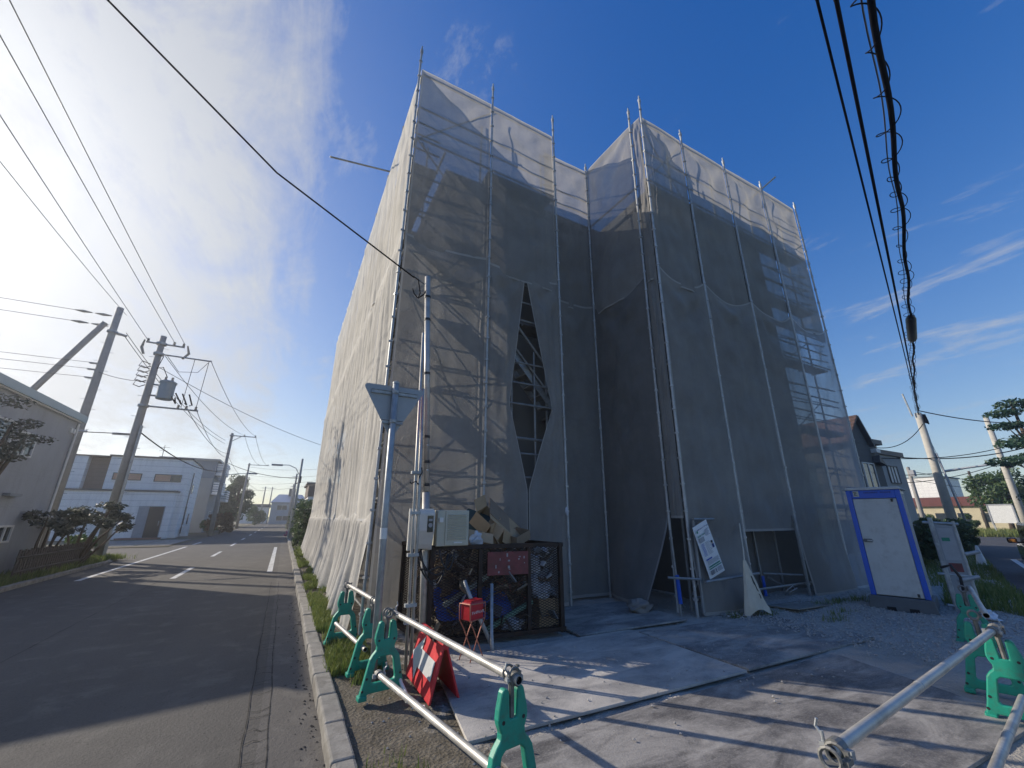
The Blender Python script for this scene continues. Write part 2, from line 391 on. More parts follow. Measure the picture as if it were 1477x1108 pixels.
struct(k.build('kerb_corner', M['conc']), 'kerb curving into the side street')

mk = MB()
def dash(x0, x1, y0, y1, z=-.085):
    mk.add([(x0,y0,z),(x1,y0,z),(x1,y1,z),(x0,y1,z)], [(0,1,2,3)])
for y in (15.5, 23., 30.5, 38., 46., 54., 62., 70., 80., 90., 100.): dash(-2.56, -2.42, y, y+3.0)
dash(-4.75, -4.61, 16.2, 31.); dash(-.20, -.05, 15.9, 28.2); 
dash(-4.75,-4.61, 33, 36)
struct(mk.build('road_marking', M['linewhite']), 'white lines painted on the street')
mk = MB()
for s0, s1 in ((10.5, 15.6), (21.5, 27)):
    mk.add([(*sn(s0,-1.62),-.081),(*sn(s1,-1.62),-.081),(*sn(s1,-1.46),-.081),(*sn(s0,-1.46),-.081)], [(0,1,2,3)])
mk.add([(*sn(22.6,-1.9),-.081),(*sn(23.4,-4.9),-.081),(*sn(24.3,-4.9),-.081),(*sn(23.5,-1.9),-.081)], [(0,1,2,3)])
struct(mk.build('street_marking', M['linewhite']), 'white line painted on the right-hand street')
# cracks and the paving joint
ck = MB()
def crack(pts, w, z=-.0815):
    for (a, b) in zip(pts[:-1], pts[1:]):
        d = Vector((b[0]-a[0], b[1]-a[1], 0)); p = Vector((-d.y, d.x, 0)).normalized()*w*rng.uniform(.3,.8)
        ck.add([(a[0]-p.x,a[1]-p.y,z),(b[0]-p.x,b[1]-p.y,z),(b[0]+p.x,b[1]+p.y,z),(a[0]+p.x,a[1]+p.y,z)], [(0,1,2,3)])
def wig(x, y0, y1, a, st): return [(x + a*noise.noise(Vector((x*9, y*2.2, 1))) , y) for y in [y0 + (y1-y0)*i/st for i in range(st+1)]]
crack(wig(-.02, 3.3, 13.5, .018, 110), .006); crack(wig(.15, 3.3, 13.5, .018, 110), .006)
y = 3.5
while y < 9.2:
    if rng.random() < .8: crack([(-.02+rng.uniform(-.02,.02), y), (.05, y+rng.uniform(-.05,.05)), (.10, y+rng.uniform(-.05,.05)), (.16, y+rng.uniform(-.04,.04))], .006)
    y += rng.uniform(.09,.3)
crack(wig(-2.72, 2.5, 15.3, .02, 60), .008)
M['crack'] = mat('crack in the asphalt', (.018,.017,.016), .95, 0, .2, 9)
struct(ck.build('road_crack', M['crack']), 'dark cracks in the asphalt along the gutter')

# driveway slabs before the white house
for i, (x0, x1) in enumerate(((-10.6,-9.1),(-8.95,-7.45),(-7.3,-5.8))):
    b = MB(); b.slab(x0, x1, 32.6, 39.5, -.10, -.045 + .003*i)
    struct(b.build('driveway_slab', M['conc']), 'pale concrete driveway slab before the white house')

# ------------------------------------------------------------------ steel plates
def platemat(name, dark, dust, cover):
    m = newmat(name); t = NT(m); b = t.n['Principled BSDF']; tc = t.node('ShaderNodeTexCoord').outputs['Object']
    st = t.node('ShaderNodeMapping', inp={'Rotation':(0,0,.35),'Scale':(1.,2.6,1)}); t.link(tc, st.inputs[0])
    a = t.noise(st.outputs[0], 1.1, 7, .68, .5); f = t.noise(tc, 70., 4, .7); c = t.noise(tc, 9., 6, .75)
    st2 = t.node('ShaderNodeMapping', inp={'Rotation':(0,0,-.5),'Scale':(1.5,14,1)}); t.link(tc, st2.inputs[0]); sc = t.noise(st2.outputs[0], 2., 5, .7)
    base = t.ramp(c, [(.3, [x*.7 for x in dark]), (.7, [x*1.35 for x in dark])])
    col = t.mix(t.ramp(a, [(.62-cover, 0.), (.80-cover*.7, .85)]), base, dust)
    col = t.mix(t.math('MULTIPLY', t.ramp(sc, [(.60,0.),(.74,1.)]), .45), col, [x*1.25 for x in dust])
    col = t.mix(t.math('MULTIPLY', t.ramp(f, [(.48,0.),(.72,1.)]), .4), col, [x*1.1 for x in dust])
    t.link(col, b.inputs['Base Color']); b.inputs['Metallic'].default_value = .1
    t.link(t.ramp(a, [(.3,.55),(.7,.9)]), b.inputs['Roughness'])
    n = t.node('ShaderNodeBump', inp={'Strength':.8,'Distance':.005}); t.link(t.math('ADD', f, c), n.inputs['Height']); t.link(n.outputs[0], b.inputs['Normal'])
    return m
M['plate_pale'] = platemat('steel plate under pale dust', (.27,.26,.25), (.62,.58,.52), .26)
M['plate_mid'] = platemat('steel plate with dust', (.19,.185,.18), (.56,.525,.475), .20)
M['plate_brown'] = platemat('bare brown steel plate', (.135,.127,.12), (.48,.45,.41), .20)
def plate(pts, z, tilt, m, label):
    cx = sum(p[0] for p in pts)/len(pts); cy = sum(p[1] for p in pts)/len(pts)
    b = MB(); top = [(x, y, z + tilt[0]*(x-cx) + tilt[1]*(y-cy)) for x, y in pts]
    n = len(pts); b.add(top + [(x,y,q-.024) for x,y,q in top], [tuple(range(n)), tuple(range(2*n-1,n-1,-1))] + [(i, n+i, n+(i+1)%n, (i+1)%n) for i in range(n)])
    o = b.build('steel_plate', m, loc=(cx, cy, 0)); tag(o, label, 'steel plate', 'steel plates laid over the yard'); bevel(o, .003, 1)
    return o
plate([(1.42,3.30),(4.56,3.20),(4.62,4.98),(1.72,5.10)], .034, (.002,.004), M['plate_pale'], 'steel ground plate covered in pale dust, before the waste cage')
plate([(4.62,3.22),(7.35,3.16),(7.30,4.62),(4.66,4.86)], .030, (-.003,.003), M['plate_mid'], 'dusty steel ground plate before the doorway opening')
plate([(1.60,1.55),(5.55,1.42),(6.05,3.08),(1.52,3.14)], .022, (.001,.003), M['plate_brown'], 'large bare brown steel ground plate nearest the two pipe barriers')
plate([(3.85,5.14),(5.90,5.04),(6.0,6.60),(3.90,6.75)], .030, (.002,.002), M['plate_mid'], 'grey steel ground plate beside the waste cage, under the netting')
# ------------------------------------------------------------------ the building inside
M['bwall'] = mat('grey rendered wall', (.15,.148,.142), .9, 0, .14, .8, dirt=.15, bump=.003, bs=20)
M['broof'] = mat('roof slab', (.22,.22,.22), .9, 0, .1, 2)
M['bopen'] = mat('dark opening', (.012,.013,.015), .9, 0, .1, 2)
ROOF = 10.02
bld = thing('apartment_building', 'bare grey apartment block wrapped in scaffold netting', 'building', (7, 14, 0))
b = MB(); b.prism([(2.42,7.95),(7.45,7.95),(7.45,5.80),(12.1,5.80),(12.1,23.2),(2.42,23.2)], (0,0,-.1), (1,0,0), (0,1,0), (0,0,ROOF-.25+.1)); b.build('wall', M['bwall'], bld)
b = MB(); b.prism([(2.34,7.87),(7.37,7.87),(7.37,5.72),(12.18,5.72),(12.18,23.28),(2.34,23.28)], (0,0,ROOF-.247), (1,0,0), (0,1,0), (0,0,.25)); b.build('roof', M['broof'], bld)
def bwin(x, y, z, w, h, ax):
    f = MB(); g = MB()
    if ax == 'y':
        for dx in (-w/2, 0, w/2): f.slab(x+dx-.025, x+dx+.025, y-.05, y-.004, z+.052, z+h-.052)
        f.slab(x-w/2-.03, x+w/2+.03, y-.055, y-.004, z, z+.05); f.slab(x-w/2-.03, x+w/2+.03, y-.055, y-.004, z+h-.05, z+h)
        g.slab(x-w/2, x+w/2, y-.022, y-.006, z+.02, z+h-.02)
    else:
        for dy in (-w/2, 0, w/2): f.slab(x-.05, x-.004, y+dy-.025, y+dy+.025, z+.052, z+h-.052)
        f.slab(x-.055, x-.004, y-w/2-.03, y+w/2+.03, z, z+.05); f.slab(x-.055, x-.004, y-w/2-.03, y+w/2+.03, z+h-.05, z+h)
        g.slab(x-.022, x-.006, y-w/2, y+w/2, z+.02, z+h-.02)
    o = f.build('window', M['scaf'], bld); g.build('pane', M['glassdark'], o)
for z in (1.3, 4.2, 7.1):
    bwin(3.6, 7.95, z, 1.0, 1.2, 'y'); bwin(6.2, 7.95, z, 1.2, 1.2, 'y')
    bwin(8.9, 5.80, z, 1.3, 1.25, 'y'); bwin(10.6, 5.80, z, .9, 1.25, 'y')
    for y in (10.5, 14., 17.5, 21.): bwin(2.42, y, z, 1.2, 1.2, 'x')
b = MB(); b.slab(8.05, 9.05, 5.775, 5.798, -.05, 1.28); b.build('door', M['bopen'], bld)

# ------------------------------------------------------------------ scaffold columns (plan position at ground, at the top)
H = 11.5
class Colm:
    def __init__(s, b, t, d=(0,0)): s.b, s.t, s.d = Vector((*b,0)), Vector((*t,0)), Vector((*d,0))
    def __call__(s, z, off=0.):
        p = s.b.lerp(s.t, z/H) + s.d*off; return Vector((p.x, p.y, z))
LY = [6.79 + 1.912*k for k in range(10)]
CL = [Colm((1.24,6.79),(1.28,6.79),(.7,.7))] + [Colm((1.26,y),(1.28,y),(1,0)) for y in LY[1:]]
CF1 = Colm((3.07,6.79),(3.09,6.78),(0,1)); CF2 = Colm((4.88,6.79),(4.93,6.80),(0,1))
CRa = Colm((4.95,7.32),(4.98,7.33),(0,1)); CR = Colm((6.31,7.30),(6.49,7.31),(.7,.7)); CI = Colm((6.33,5.55),(6.57,5.52),(1,0))
CB = [Colm((6.31,5.22),(6.60,5.23),(.7,.7)), Colm((7.91,5.22),(8.13,5.24),(0,1)), Colm((9.77,5.22),(9.96,5.23),(0,1)), Colm((11.58,5.22),(11.74,5.20),(0,1)), Colm((13.30,5.22),(13.66,5.21),(-.2,1))]
CE = [Colm((13.30,7.1),(13.66,7.1),(-1,0)), Colm((13.30,9.0),(13.66,9.0),(-1,0)), Colm((13.30,11.),(13.66,11.),(-1,0))]
scf = thing('scaffold', 'steel tube scaffold standing around the wrapped apartment block', 'scaffold', (4, 6.8, 0))
LEV = [1.85, 3.75, 5.65, 7.55, 9.45]
def post(c, off=0., top=.55, coup=True, out=(0,0), r=.0243, z0=-.05):
    b = MB(); o = Vector((*out, 0))
    b.path([c(z0,off)+o, c(H*.5,off)+o, c(H+top,off)+o], r, 8)
    if coup:
        z = .25
        while z < H+top-.1:
            p = c(z, off)+o
            b.box((p.x, p.y, z), (.062, .062, .034), rz=.6*z); z += .475
        p = c(H+top, off)+o; b.lathe([(.036,-.12),(.036,-.02),(.016,0),(.016,.10)], (p.x,p.y,p.z), 8)
    b.build('post', M['scafout' if coup else 'scaf'], scf)
for i, c in enumerate(CL): post(c, 0, .55 if i == 0 else .28, i == 0, (-.045, -.04) if i == 0 else (.03, 0))
for c in (CF1, CF2): post(c, 0, .55 if c is CF1 else .6, True, (0,-.045))
post(CR, 0, .12, True, (-.04,-.04)); 
post(CI, 0, .45, True, (-.04,0))
for i, c in enumerate(CB): post(c, 0, (.55,.25,.18,.12,.15)[i], True, (0 if i < 4 else .03,-.045), .030 if i == 3 else .0243)
for c in CE: post(c, 0, .2, True, (.05,0))
for c in CL[1:]: post(c, .75, -.1, False)
for c in (CF1, CF2, CR): post(c, .62 if c is not CR else .3, -.1, False)
for c in CB: post(c, .46, -.1, False)
# ledgers: one pipe along each face per level
def rail(p, q, r=.0215, nm='ledger'):
    MB().tube(p, q, r, n=6).build(nm, M['scaf'], scf)
faces = [(CL[0], CL[-1], .06, (0,0)), (CL[0], CF2, .06, (0,0)), (CRa, CR, .06, (0,0)), (CB[0], CB[-1], .06, (0,0)), (CR, CI, .06, (0,0))]
for zl in [0.25] + LEV + [11.38]:
    for (a, c, o, _) in faces: rail(a(zl, o), c(zl, o))
for zl in LEV:
    for dz in (.45, .9):
        for (a, c, o, _) in faces[:4]: rail(a(zl+dz, o), c(zl+dz, o), .019, 'guard_rail')
# decks, bay by bay
def deck(a, c, z, w, o0=.12):
    b = MB(); p0, p1, p2, p3 = a(z, o0), c(z, o0), c(z, o0+w), a(z, o0+w)
    n = 3
    for i in range(n):
        s0, s1 = i/n+.012, (i+1)/n-.012
        q = [p0.lerp(p3, s0), p1.lerp(p2, s0), p1.lerp(p2, s1), p0.lerp(p3, s1)]
        b.add([*q, *[v - Vector((0,0,.045)) for v in q]], [(0,1,2,3),(7,6,5,4),(0,4,5,1),(1,5,6,2),(2,6,7,3),(3,7,4,0)])
    for s in (.1, .5, .9):
        u0, u1 = p0.lerp(p1, s), p3.lerp(p2, s); b.tube(u0-Vector((0,0,.07)), u1-Vector((0,0,.07)), .02, n=5)
    b.build('deck', M['deck'], scf)
LB = CL
for z in LEV:
    for i in range(1, 9): deck(CL[i], CL[i+1], z, .62)
    deck(Colm((1.26,7.5),(1.28,7.5),(1,0)), CL[1], z, .62)
    if z not in (3.75, 1.85): deck(CF1, CF2, z, .5)
    for i in range(4): deck(CB[i], CB[i+1], z, .34)
    deck(Colm((5.0,7.33),(5.0,7.33),(0,1)), Colm((6.0,7.33),(6.1,7.33),(0,1)), z, .4)
# diagonal braces and cross braces
def brace(a, c, z0, z1, o): rail(a(z0, o), c(z1, o), .015, 'brace')
zz = [0.3] + LEV + [11.3]
for i in range(0, 9, 2):
    for j in range(6): brace(CL[i if j % 2 else i+1], CL[i+1 if j % 2 else i], zz[j], zz[j+1], .10)
for j in range(6):
    brace(CL[0] if j % 2 else CF1, CF1 if j % 2 else CL[0], zz[j], zz[j+1], .12)
    brace(CB[0], CB[1], zz[j], zz[j+1], .10); brace(CB[1], CB[0], zz[j], zz[j+1], .13)
    brace(CB[3], CB[4], zz[j], zz[j]+1.0, .45)
    for q in (.42, .95, 1.4): brace(CB[3], CB[4], min(zz[j]+q, 11.4), min(zz[j]+q+.02, 11.4), .44)
for j in range(5):                                     # zig-zag ties across the end bay
    for q in (.35, .85, 1.35):
        p = CB[3](zz[j]+q, .44); e = CB[4](zz[j]+q-.10, .08); rail(p, e, .016, 'tie')
        p2 = CB[4](zz[j]+q+.12, .44); rail(e, p2, .016, 'tie')
# transoms at the near corner: the tangle whose shadow falls on the front netting
for z in LEV:
    for dz in (0., .5, .95):
        rail(Vector((1.32, 7.55, z+dz)), Vector((2.05, 7.55, z+dz)), .022, 'transom')
    rail(Vector((2.02,6.95,z+.05)), Vector((2.02,9.2,z+.05)), .024, 'transom')
    rail(Vector((1.5,7.0,z+.1)), Vector((2.1,8.8,z+1.7)), .022, 'brace')
# stairs in the second bay, seen through the gap in the netting
def stair(x0, z0, x1, z1, y0, y1):
    b = MB()
    for y in (y0, y1): b.box(((x0+x1)/2, y, (z0+z1)/2), (math.hypot(x1-x0, z1-z0), .03, .13), M=Matrix.Rotation(-math.atan2(z1-z0, x1-x0), 3, 'Y'))
    n = 8
    for i in range(n+1): b.box((lerp(x0,x1,i/n), (y0+y1)/2, lerp(z0,z1,i/n)), (.2, y1-y0, .03))
    b.build('stair', M['scaf'], scf)
stair(3.25, 5.55, 4.75, 3.85, 7.0, 7.4); stair(3.25, 9.3, 4.75, 7.6, 7.0, 7.4)
rail(Vector((3.2,6.93,6.3)), Vector((4.8,6.93,4.5)), .03, 'handrail'); rail(Vector((3.2,6.93,5.7)), Vector((4.8,6.93,3.95)), .02, 'handrail')
for x in (3.75, 4.3): rail(Vector((x,6.95,2.0)), Vector((x,6.95,5.0)), .022, 'stair_post')
rail(Vector((3.1,6.93,3.08)), Vector((4.9,6.93,3.05)), .03, 'ledger')
# pipes left sticking out near the top
rail(Vector((2.0,10.25,11.72)), Vector((-.36,10.2,11.28)), .026, 'loose_pipe')
rail(Vector((11.3,5.6,10.9)), Vector((12.35,4.95,12.0)), .026, 'loose_pipe')
# door-way framing at the bottom of the large face
rail(CB[0](.05, -.0)+Vector((.07,-.12,0)), CB[0](1.52)+Vector((.07,-.12,0)), .027, 'post')
rail(Vector((6.40,5.08,1.53)), Vector((6.95,5.08,1.53)), .024, 'crossbar')
rail(Vector((6.30,4.92,.55)), Vector((7.75,4.90,.60)), .024, 'crossbar'); rail(Vector((5.85,5.3,.60)), Vector((6.36,5.06,.57)), .022, 'crossbar')
for x, y, z in ((6.12,5.35,1.35),(9.0,5.65,1.55),(9.66,5.12,1.6)): rail(Vector((x,y,-.02)), Vector((x-.03,y,z)), .024, 'post')
rail(Vector((9.0,5.6,.45)), Vector((9.7,5.2,.42)), .02, 'crossbar'); rail(Vector((9.1,5.6,.38)), Vector((9.72,5.5,.1)), .016, 'brace')
bl = MB(); bl.tube((6.12,5.33,.18),(6.11,5.33,.62),.034); tube = bl.build('screw_jack', M['toiletblue'], scf)
bl = MB(); bl.tube((9.0,5.63,.02),(9.0,5.63,.40),.032); bl.build('screw_jack', M['toiletblue'], scf)

# ------------------------------------------------------------------ netting sheets
def net(label, A, B, n, z0, z1, m='net', seed=0., amp=.05, fold=.0, nf=5., sag=0., bulge=0., nu=26, nv=56, group='netting sheets hung on the scaffold', name='safety_net', z0f=None, pull=None, gap=.014, push=0., fine=2.2, tens=.055):
    n = Vector(n); s = seed*3.71
    def f(u, v):
        zb = z0 if z0f is None else z0f(u)
        z = lerp(zb, z1, v)
        a, c = A(z), B(z); L = (c-a).length; dirv = (c-a)/max(L, 1e-6)
        g = gap/max(L, .1); uu = g + u*(1-2*g)
        p = a.lerp(c, uu)
        e = math.sin(PI*min(max(u,0),1))**.6 if 0 < u < 1 else 0.
        e *= min(1., (1-v)*9+.12)
        d = amp*e*(.55 + .9*noise.noise(Vector((u*1.6+s, v*2.3*(z1-z0)/4., s)))) 
        d += fine*.016*e*noise.noise(Vector((u*7+s, z*2.6, s*2))) + fine*.012*e*noise.noise(Vector((u*2.2-s + z*1.4, u*2.0 - z*.9, s)))
        if fold:
            w = u*nf + .55*noise.noise(Vector((u*1.3+s, z*.42, s+4))) + .25*noise.noise(Vector((u*4+s, z*.9, 2*s)))
            ff = abs(math.sin(PI*w))**.8 - .5
            d += fold*e*ff*(.45+.8*noise.noise(Vector((u*3-s, z*.35, s)))+.3) + fold*.35*e*noise.noise(Vector((u*16+s, z*.5, s)))
        if tens:
            for uc in (0, 1):
                du = abs(u-uc)*L; dz = (1-v)*(z1-zb); rr = math.hypot(du, dz); th = math.atan2(dz, du+1e-4)
                d += tens*e*math.sin(th*7.5+s+uc*2)*math.exp(-rr/1.9)*min(1., rr*1.5)
            d += tens*.9*e*noise.noise(Vector((u*2.3+v*3.1+s, (u-v*2.2)*2.4, s)))
        if bulge: d += bulge*(1-v)**1.6*(.6+.6*noise.noise(Vector((u*3+s, 1.7, s))))
        z -= sag*4*u*(1-u)*v**6*(1+.4*noise.noise(Vector((u*2+s, 3, s))))
        q = p + n*(d + push); q.z = z
        if pull is not None: q = pull(q, u, v)
        return q
    b = MB().grid(f, nu, nv)
    o = b.build(name, M[m], smooth=True)
    me = o.data; c0 = sum((v.co for v in me.vertices), Vector())/len(me.vertices); c0 = Vector((c0.x, c0.y, z0))
    for v in me.vertices: v.co -= c0
    o.location = c0
    return tag(o, label, 'netting', group)
NX = (-1,0,0); NY = (0,-1,0)
ordn = ['nearest the corner pole', 'second from the corner pole', 'third from the corner pole', 'fourth from the corner pole', 'fifth from the corner pole', 'sixth from the corner pole', 'seventh from the corner pole', 'eighth from the corner pole', 'farthest down the street']
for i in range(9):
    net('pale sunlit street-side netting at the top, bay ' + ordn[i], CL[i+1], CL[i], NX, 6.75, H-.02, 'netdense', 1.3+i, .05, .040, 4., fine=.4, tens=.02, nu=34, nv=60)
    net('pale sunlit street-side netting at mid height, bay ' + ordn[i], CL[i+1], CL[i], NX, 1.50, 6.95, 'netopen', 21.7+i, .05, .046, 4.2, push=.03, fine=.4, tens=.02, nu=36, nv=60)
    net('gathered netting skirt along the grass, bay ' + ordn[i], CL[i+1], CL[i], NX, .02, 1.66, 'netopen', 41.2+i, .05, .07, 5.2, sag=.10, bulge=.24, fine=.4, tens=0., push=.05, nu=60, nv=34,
        pull=(lambda q, u, v: q + Vector((-.06*(1-v)*math.sin(u*19), .03*math.sin(q.z*6+u*9), 0))))
net('upper netting sheet on the narrow front bay at the street corner', CL[0], CF1, NY, 6.62, H-.02, 'net', 61.1, .05, nv=64)
net('upper netting sheet between the second and third front poles of the narrow block', CF1, CF2, NY, 6.55, H-.04, 'net', 62.4, .06, nv=64)
net('tall lower netting sheet behind the meter box and waste cage, marked by scaffold shadows', CL[0], CF1, NY, .03, 6.90, 'net', 63.8, .05, sag=.10, push=.02, nv=76)
def tearx(side):
    class C:
        def __call__(s, z):
            g = clamp((6.72-z)/(6.72-3.7)) if z > 3.7 else clamp((z-2.05)/(3.7-2.05))
            x = 4.0 + (-.42 if side < 0 else .56)*g**1.05
            return Vector((x, 6.775 - .05*g, z))
    return C()
net('lower netting sheet on the pole side of the tall diamond gap, over the cage', CF1, tearx(-1), NY, .03, 6.82, 'net', 65.2, .05, sag=.06, push=.02, nu=16, nv=90, gap=.012)
net('lower netting sheet on the recess side of the tall diamond gap', tearx(1), CF2, NY, .03, 6.84, 'net', 66.9, .05, sag=.08, push=.02, nu=16, nv=90, gap=.012)
net('upper netting sheet at the back of the recess between both blocks', CRa, CR, NY, 6.60, H-.03, 'net', 68.3, .05, nu=18)
net('lower netting sheet at the back of the recess between both blocks', CRa, CR, NY, .02, 6.86, 'net', 69.5, .06, sag=.12, push=.02, nu=18)
net('upper netting on the recess side of the wide block', CR, CI, NX, 6.55, H-.03, 'net', 71.3, .07, nu=24)
class Curt:
    def __call__(s, z):
        p = CI(z)
        if z < 1.62:
            t = clamp((1.62-z)/1.55)**1.25; p = p.lerp(Vector((5.72,5.72,z)), t)
        return p
net('dark lower netting on the recess side, its corner swept aside at the ground', CR, Curt(), NX, .04, 6.84, 'netdark', 72.8, .06, sag=.25, push=.02, nu=30, nv=80, fold=.02, nf=3)
net('narrow upper netting strip wrapping the front corner of the wide block', CI, CB[0], (-.8,-.6,0), 6.6, H-.05, 'net', 74.1, .05, fold=.03, nf=1.5, nu=10)
net('narrow lower netting strip wrapping the front corner of the wide block', CI, CB[0], (-.8,-.6,0), 1.55, 6.88, 'net', 75.1, .05, fold=.04, nf=1.5, sag=.05, nu=10)
bayn = ['first bay, beside the corner pole', 'second bay, above the doorway opening', 'third bay, right of the doorway opening', 'end bay, sky showing through']
for i in range(4):
    net('upper netting of the wide block, ' + bayn[i].replace('above the doorway opening','between second and third poles').replace('right of the doorway opening','next to the end bay'), CB[i], CB[i+1], NY, 6.50, H-.02, 'net', 81.3+i*1.9, .055, nv=64)
lob = [(.0, .14), (1.30, .0), (.02, .14), (.02, 0.)]
def bulgepull(q, u, v):
    t = clamp((1.3-q.z)/1.3); return q + Vector((.10*t*t, -.20*t**1.5*math.sin(PI*clamp(u*.8+.1))*(1-clamp((.25-q.z)/.25)*.35), 0))
for i in range(4):
    net('lower netting of the wide block, ' + bayn[i], CB[i], CB[i+1], NY, lob[i][0], 6.90, 'net' if i < 3 else 'netthin', 91.7+i*2.3, .07, sag=.30, push=.05, nv=84,
        pull=bulgepull if i in (0, 2) else None)
'''b = MB().grid(lambda u, v: Vector((lerp(13.33,13.68,v), lerp(5.25,11.,u), lerp(.02, H-.05, v) )) + Vector((.04*math.sin(PI*u)*noise.noise(Vector((u*3,v*6,9))),0,0)), 30, 60)
tag(b.build('safety_net', M['net'], smooth=True, loc=(13.4,8.,0)), 'netting on the far end of the wide block, facing the blue toilet', 'netting', 'netting sheets hung on the scaffold')'''
# dark sheet closing the doorway, with the black opening in it
b = MB().grid(lambda u, v: Vector((lerp(7.95,9.8,u), 5.70+.03*noise.noise(Vector((u*4,v*3,2))), lerp(0,1.75,v))), 12, 10)
tag(b.build('dark_sheet', M['netdark'], smooth=True, loc=(8.9,5.70,0)), 'dark sheet hanging inside the doorway opening', 'sheet')
M['clampsteel'] = mat('dull clamp steel', (.20,.20,.19), .6, .3, .2, 9, c2=(.10,.095,.09))
# ------------------------------------------------------------------ barrier stands (green plastic), clamps and pipes
def stand_outline():
    # half outline (x>0), metres; mirrored. height .62, foot spread .25
    half = [(.0,.465),(.026,.462),(.030,.59),(.036,.608),(.066,.612),(.080,.595),(.100,.515),(.106,.470),(.100,.440),(.084,.405),(.086,.375),(.116,.345),(.140,.31),(.160,.225),(.185,.115),(.212,.02),(.214,.0),(.150,.0),(.136,.045),(.0,.05)]
    return half
def stand_mesh():
    hf = stand_outline(); T = .05
    outer = hf[1:-1]; pts = [(x, z) for x, z in outer] + [(-x, z) for x, z in reversed(outer)]
    # hole between the legs
    hole_h = [(.0,.325),(.055,.322),(.080,.300),(.092,.235),(.108,.155),(.110,.135),(.095,.12),(.0,.12)]
    import bmesh
    bm = bmesh.new()
    def loop(p, y): return [bm.verts.new((x, y, z)) for x, z in p]
    hole = hole_h[:-1] + [(0,.12)] ; hp = hole_h[1:-1]; hpts = [(x,z) for x,z in hp] + [(-x,z) for x,z in reversed(hp)]
    rings = []
    for y in (-T/2, T/2):
        o = loop(pts, y); i = loop(hpts, y)
        eo = [bm.edges.new((o[k], o[(k+1)%len(o)])) for k in range(len(o))]
        ei = [bm.edges.new((i[k], i[(k+1)%len(i)])) for k in range(len(i))]
        bmesh.ops.triangle_fill(bm, use_beauty=True, edges=eo+ei)
        rings.append((o, i))
    for a, c in ((rings[0][0], rings[1][0]), (rings[0][1], rings[1][1])):
        n = len(a)
        for k in range(n): bm.faces.new((a[k], a[(k+1)%n], c[(k+1)%n], c[k]))
    bmesh.ops.recalc_face_normals(bm, faces=bm.faces)
    b = MB(); bm.verts.index_update()
    b.v = [tuple(v.co) for v in bm.verts]; b.f = [tuple(v.index for v in f.verts) for f in bm.faces]; bm.free()
    # moulded foot blocks, rib round the opening
    b.box((.18,0,.02),(.075,.085,.04)); b.box((-.18,0,.02),(.075,.085,.04))
    return b
def make_stand(label):
    t = thing('barrier_stand', label, 'barrier stand', (0,0,0), 0, 'green plastic stands holding the barrier pipes')
    o = stand_mesh().build('body', M['green'], t, local=True); bevel(o, .009, 2, 35)
    for sx, sz in ((.072,.455),(-.072,.455),(.155,.165),(-.155,.165),(.185,.075),(-.185,.075)):
        k = MB(); k.tube((sx,-.0262,sz),(sx,.0262,sz),.011,n=10); k.build('peg_hole', M['black'], t, local=True)
    c = MB()
    for y in (-.03,.03):
        c.path([(.036*math.cos(a), y,   .675+.036*math.sin(a)) for a in [2*PI*i/14 for i in range(15)]], .008, 6)
    c.path([(0,0,.46),(0,0,.64)], .018, 8); c.box((0,0,.638),(.06,.06,.016)); c.box((.046,0,.675),(.022,.05,.018)); c.tube((.048,0,.65),(.048,0,.705),.006,n=6); c.box((.048,0,.705),(.018,.018,.012))
    c.build('clamp', M['clampsteel'], t, local=True, smooth=False)
    return t
def clampring(b, p, ax, r=.03):
    return b
STN = [((.92,6.45),.10,'green barrier stand beside the netting skirt, farthest along the kerb'),
       ((1.02,5.08),.12,'green barrier stand behind the stop sign pole, next to a red post'),
       ((1.03,4.42),.12,'green barrier stand at the foot of the stop sign pole, nearer the arrow board'),
       ((1.33,2.47),.16,'green barrier stand at the near end of the kerb-side pipes, standing alone'),
       ((8.28,2.42),-1.2,'green barrier stand just before the blue toilet and sign panel'),
       ((6.02,1.74),-1.3,'green barrier stand on the right, behind the far end of the big pipe'),
       ((5.42,1.46),-1.36,'green barrier stand under the far end of the big pipe, holding the low pipe'),
       ((2.06,1.13),-1.47,'green barrier stand under the near end of the big pipe, only its head in view')]
st0 = make_stand(STN[0][2]); st0.location = (*STN[0][0], 0); st0.rotation_euler = (0,0,STN[0][1])
for (x,y), r, l in STN[1:]: dup(st0, (x,y, -.03 if x > 8 else (.02 if x < 2 else 0)), r, l)
def pipe(a, b_, label, r=.0245):
    """hollow pipe with a dark bore"""
    A, B = Vector(a), Vector(b_); t = thing('barrier_pipe', label, 'pipe', A, 0, 'steel pipes of the barriers')
    MB().tube(A, B, r, n=20, cap=False).build('tube', M['galv_pipe'], t, smooth=True)
    d = (B-A).normalized()
    for p_, q_ in ((A+d*.004, A+d*.3), (B-d*.3, B-d*.004)): MB().tube(p_, q_, r*.86, n=16, cap=False).build('bore', M['bopen'], t)
    k = MB()
    for p, q in ((A, d), (B, -d)):
        a1 = q.cross(Vector((0,0,1))).normalized(); a2 = a1.cross(q)
        pts1 = [p + a1*math.cos(2*PI*i/20)*r*.98 + a2*math.sin(2*PI*i/20)*r*.98 for i in range(20)]; pts2 = [p + a1*math.cos(2*PI*i/20)*r*.85 + a2*math.sin(2*PI*i/20)*r*.85 for i in range(20)]
        k.add(pts1+pts2, [(i,(i+1)%20,20+(i+1)%20,20+i) for i in range(20)])
    k.build('rim', M['galv'], t)
    s = A.lerp(B, .36); k = MB().tube(s-d*.006, s+d*.006, r*1.05, n=20); k.build('joint', M['galv'], t)
    return t
pipe((.925,6.62,.675), (1.06,5.02,.68), 'short upper pipe of the barrier between the netting skirt and the stop sign')
pipe((.80,6.25,.27), (.95,4.95,.27), 'short lower pipe of the barrier between the netting skirt and the stop sign', .022)
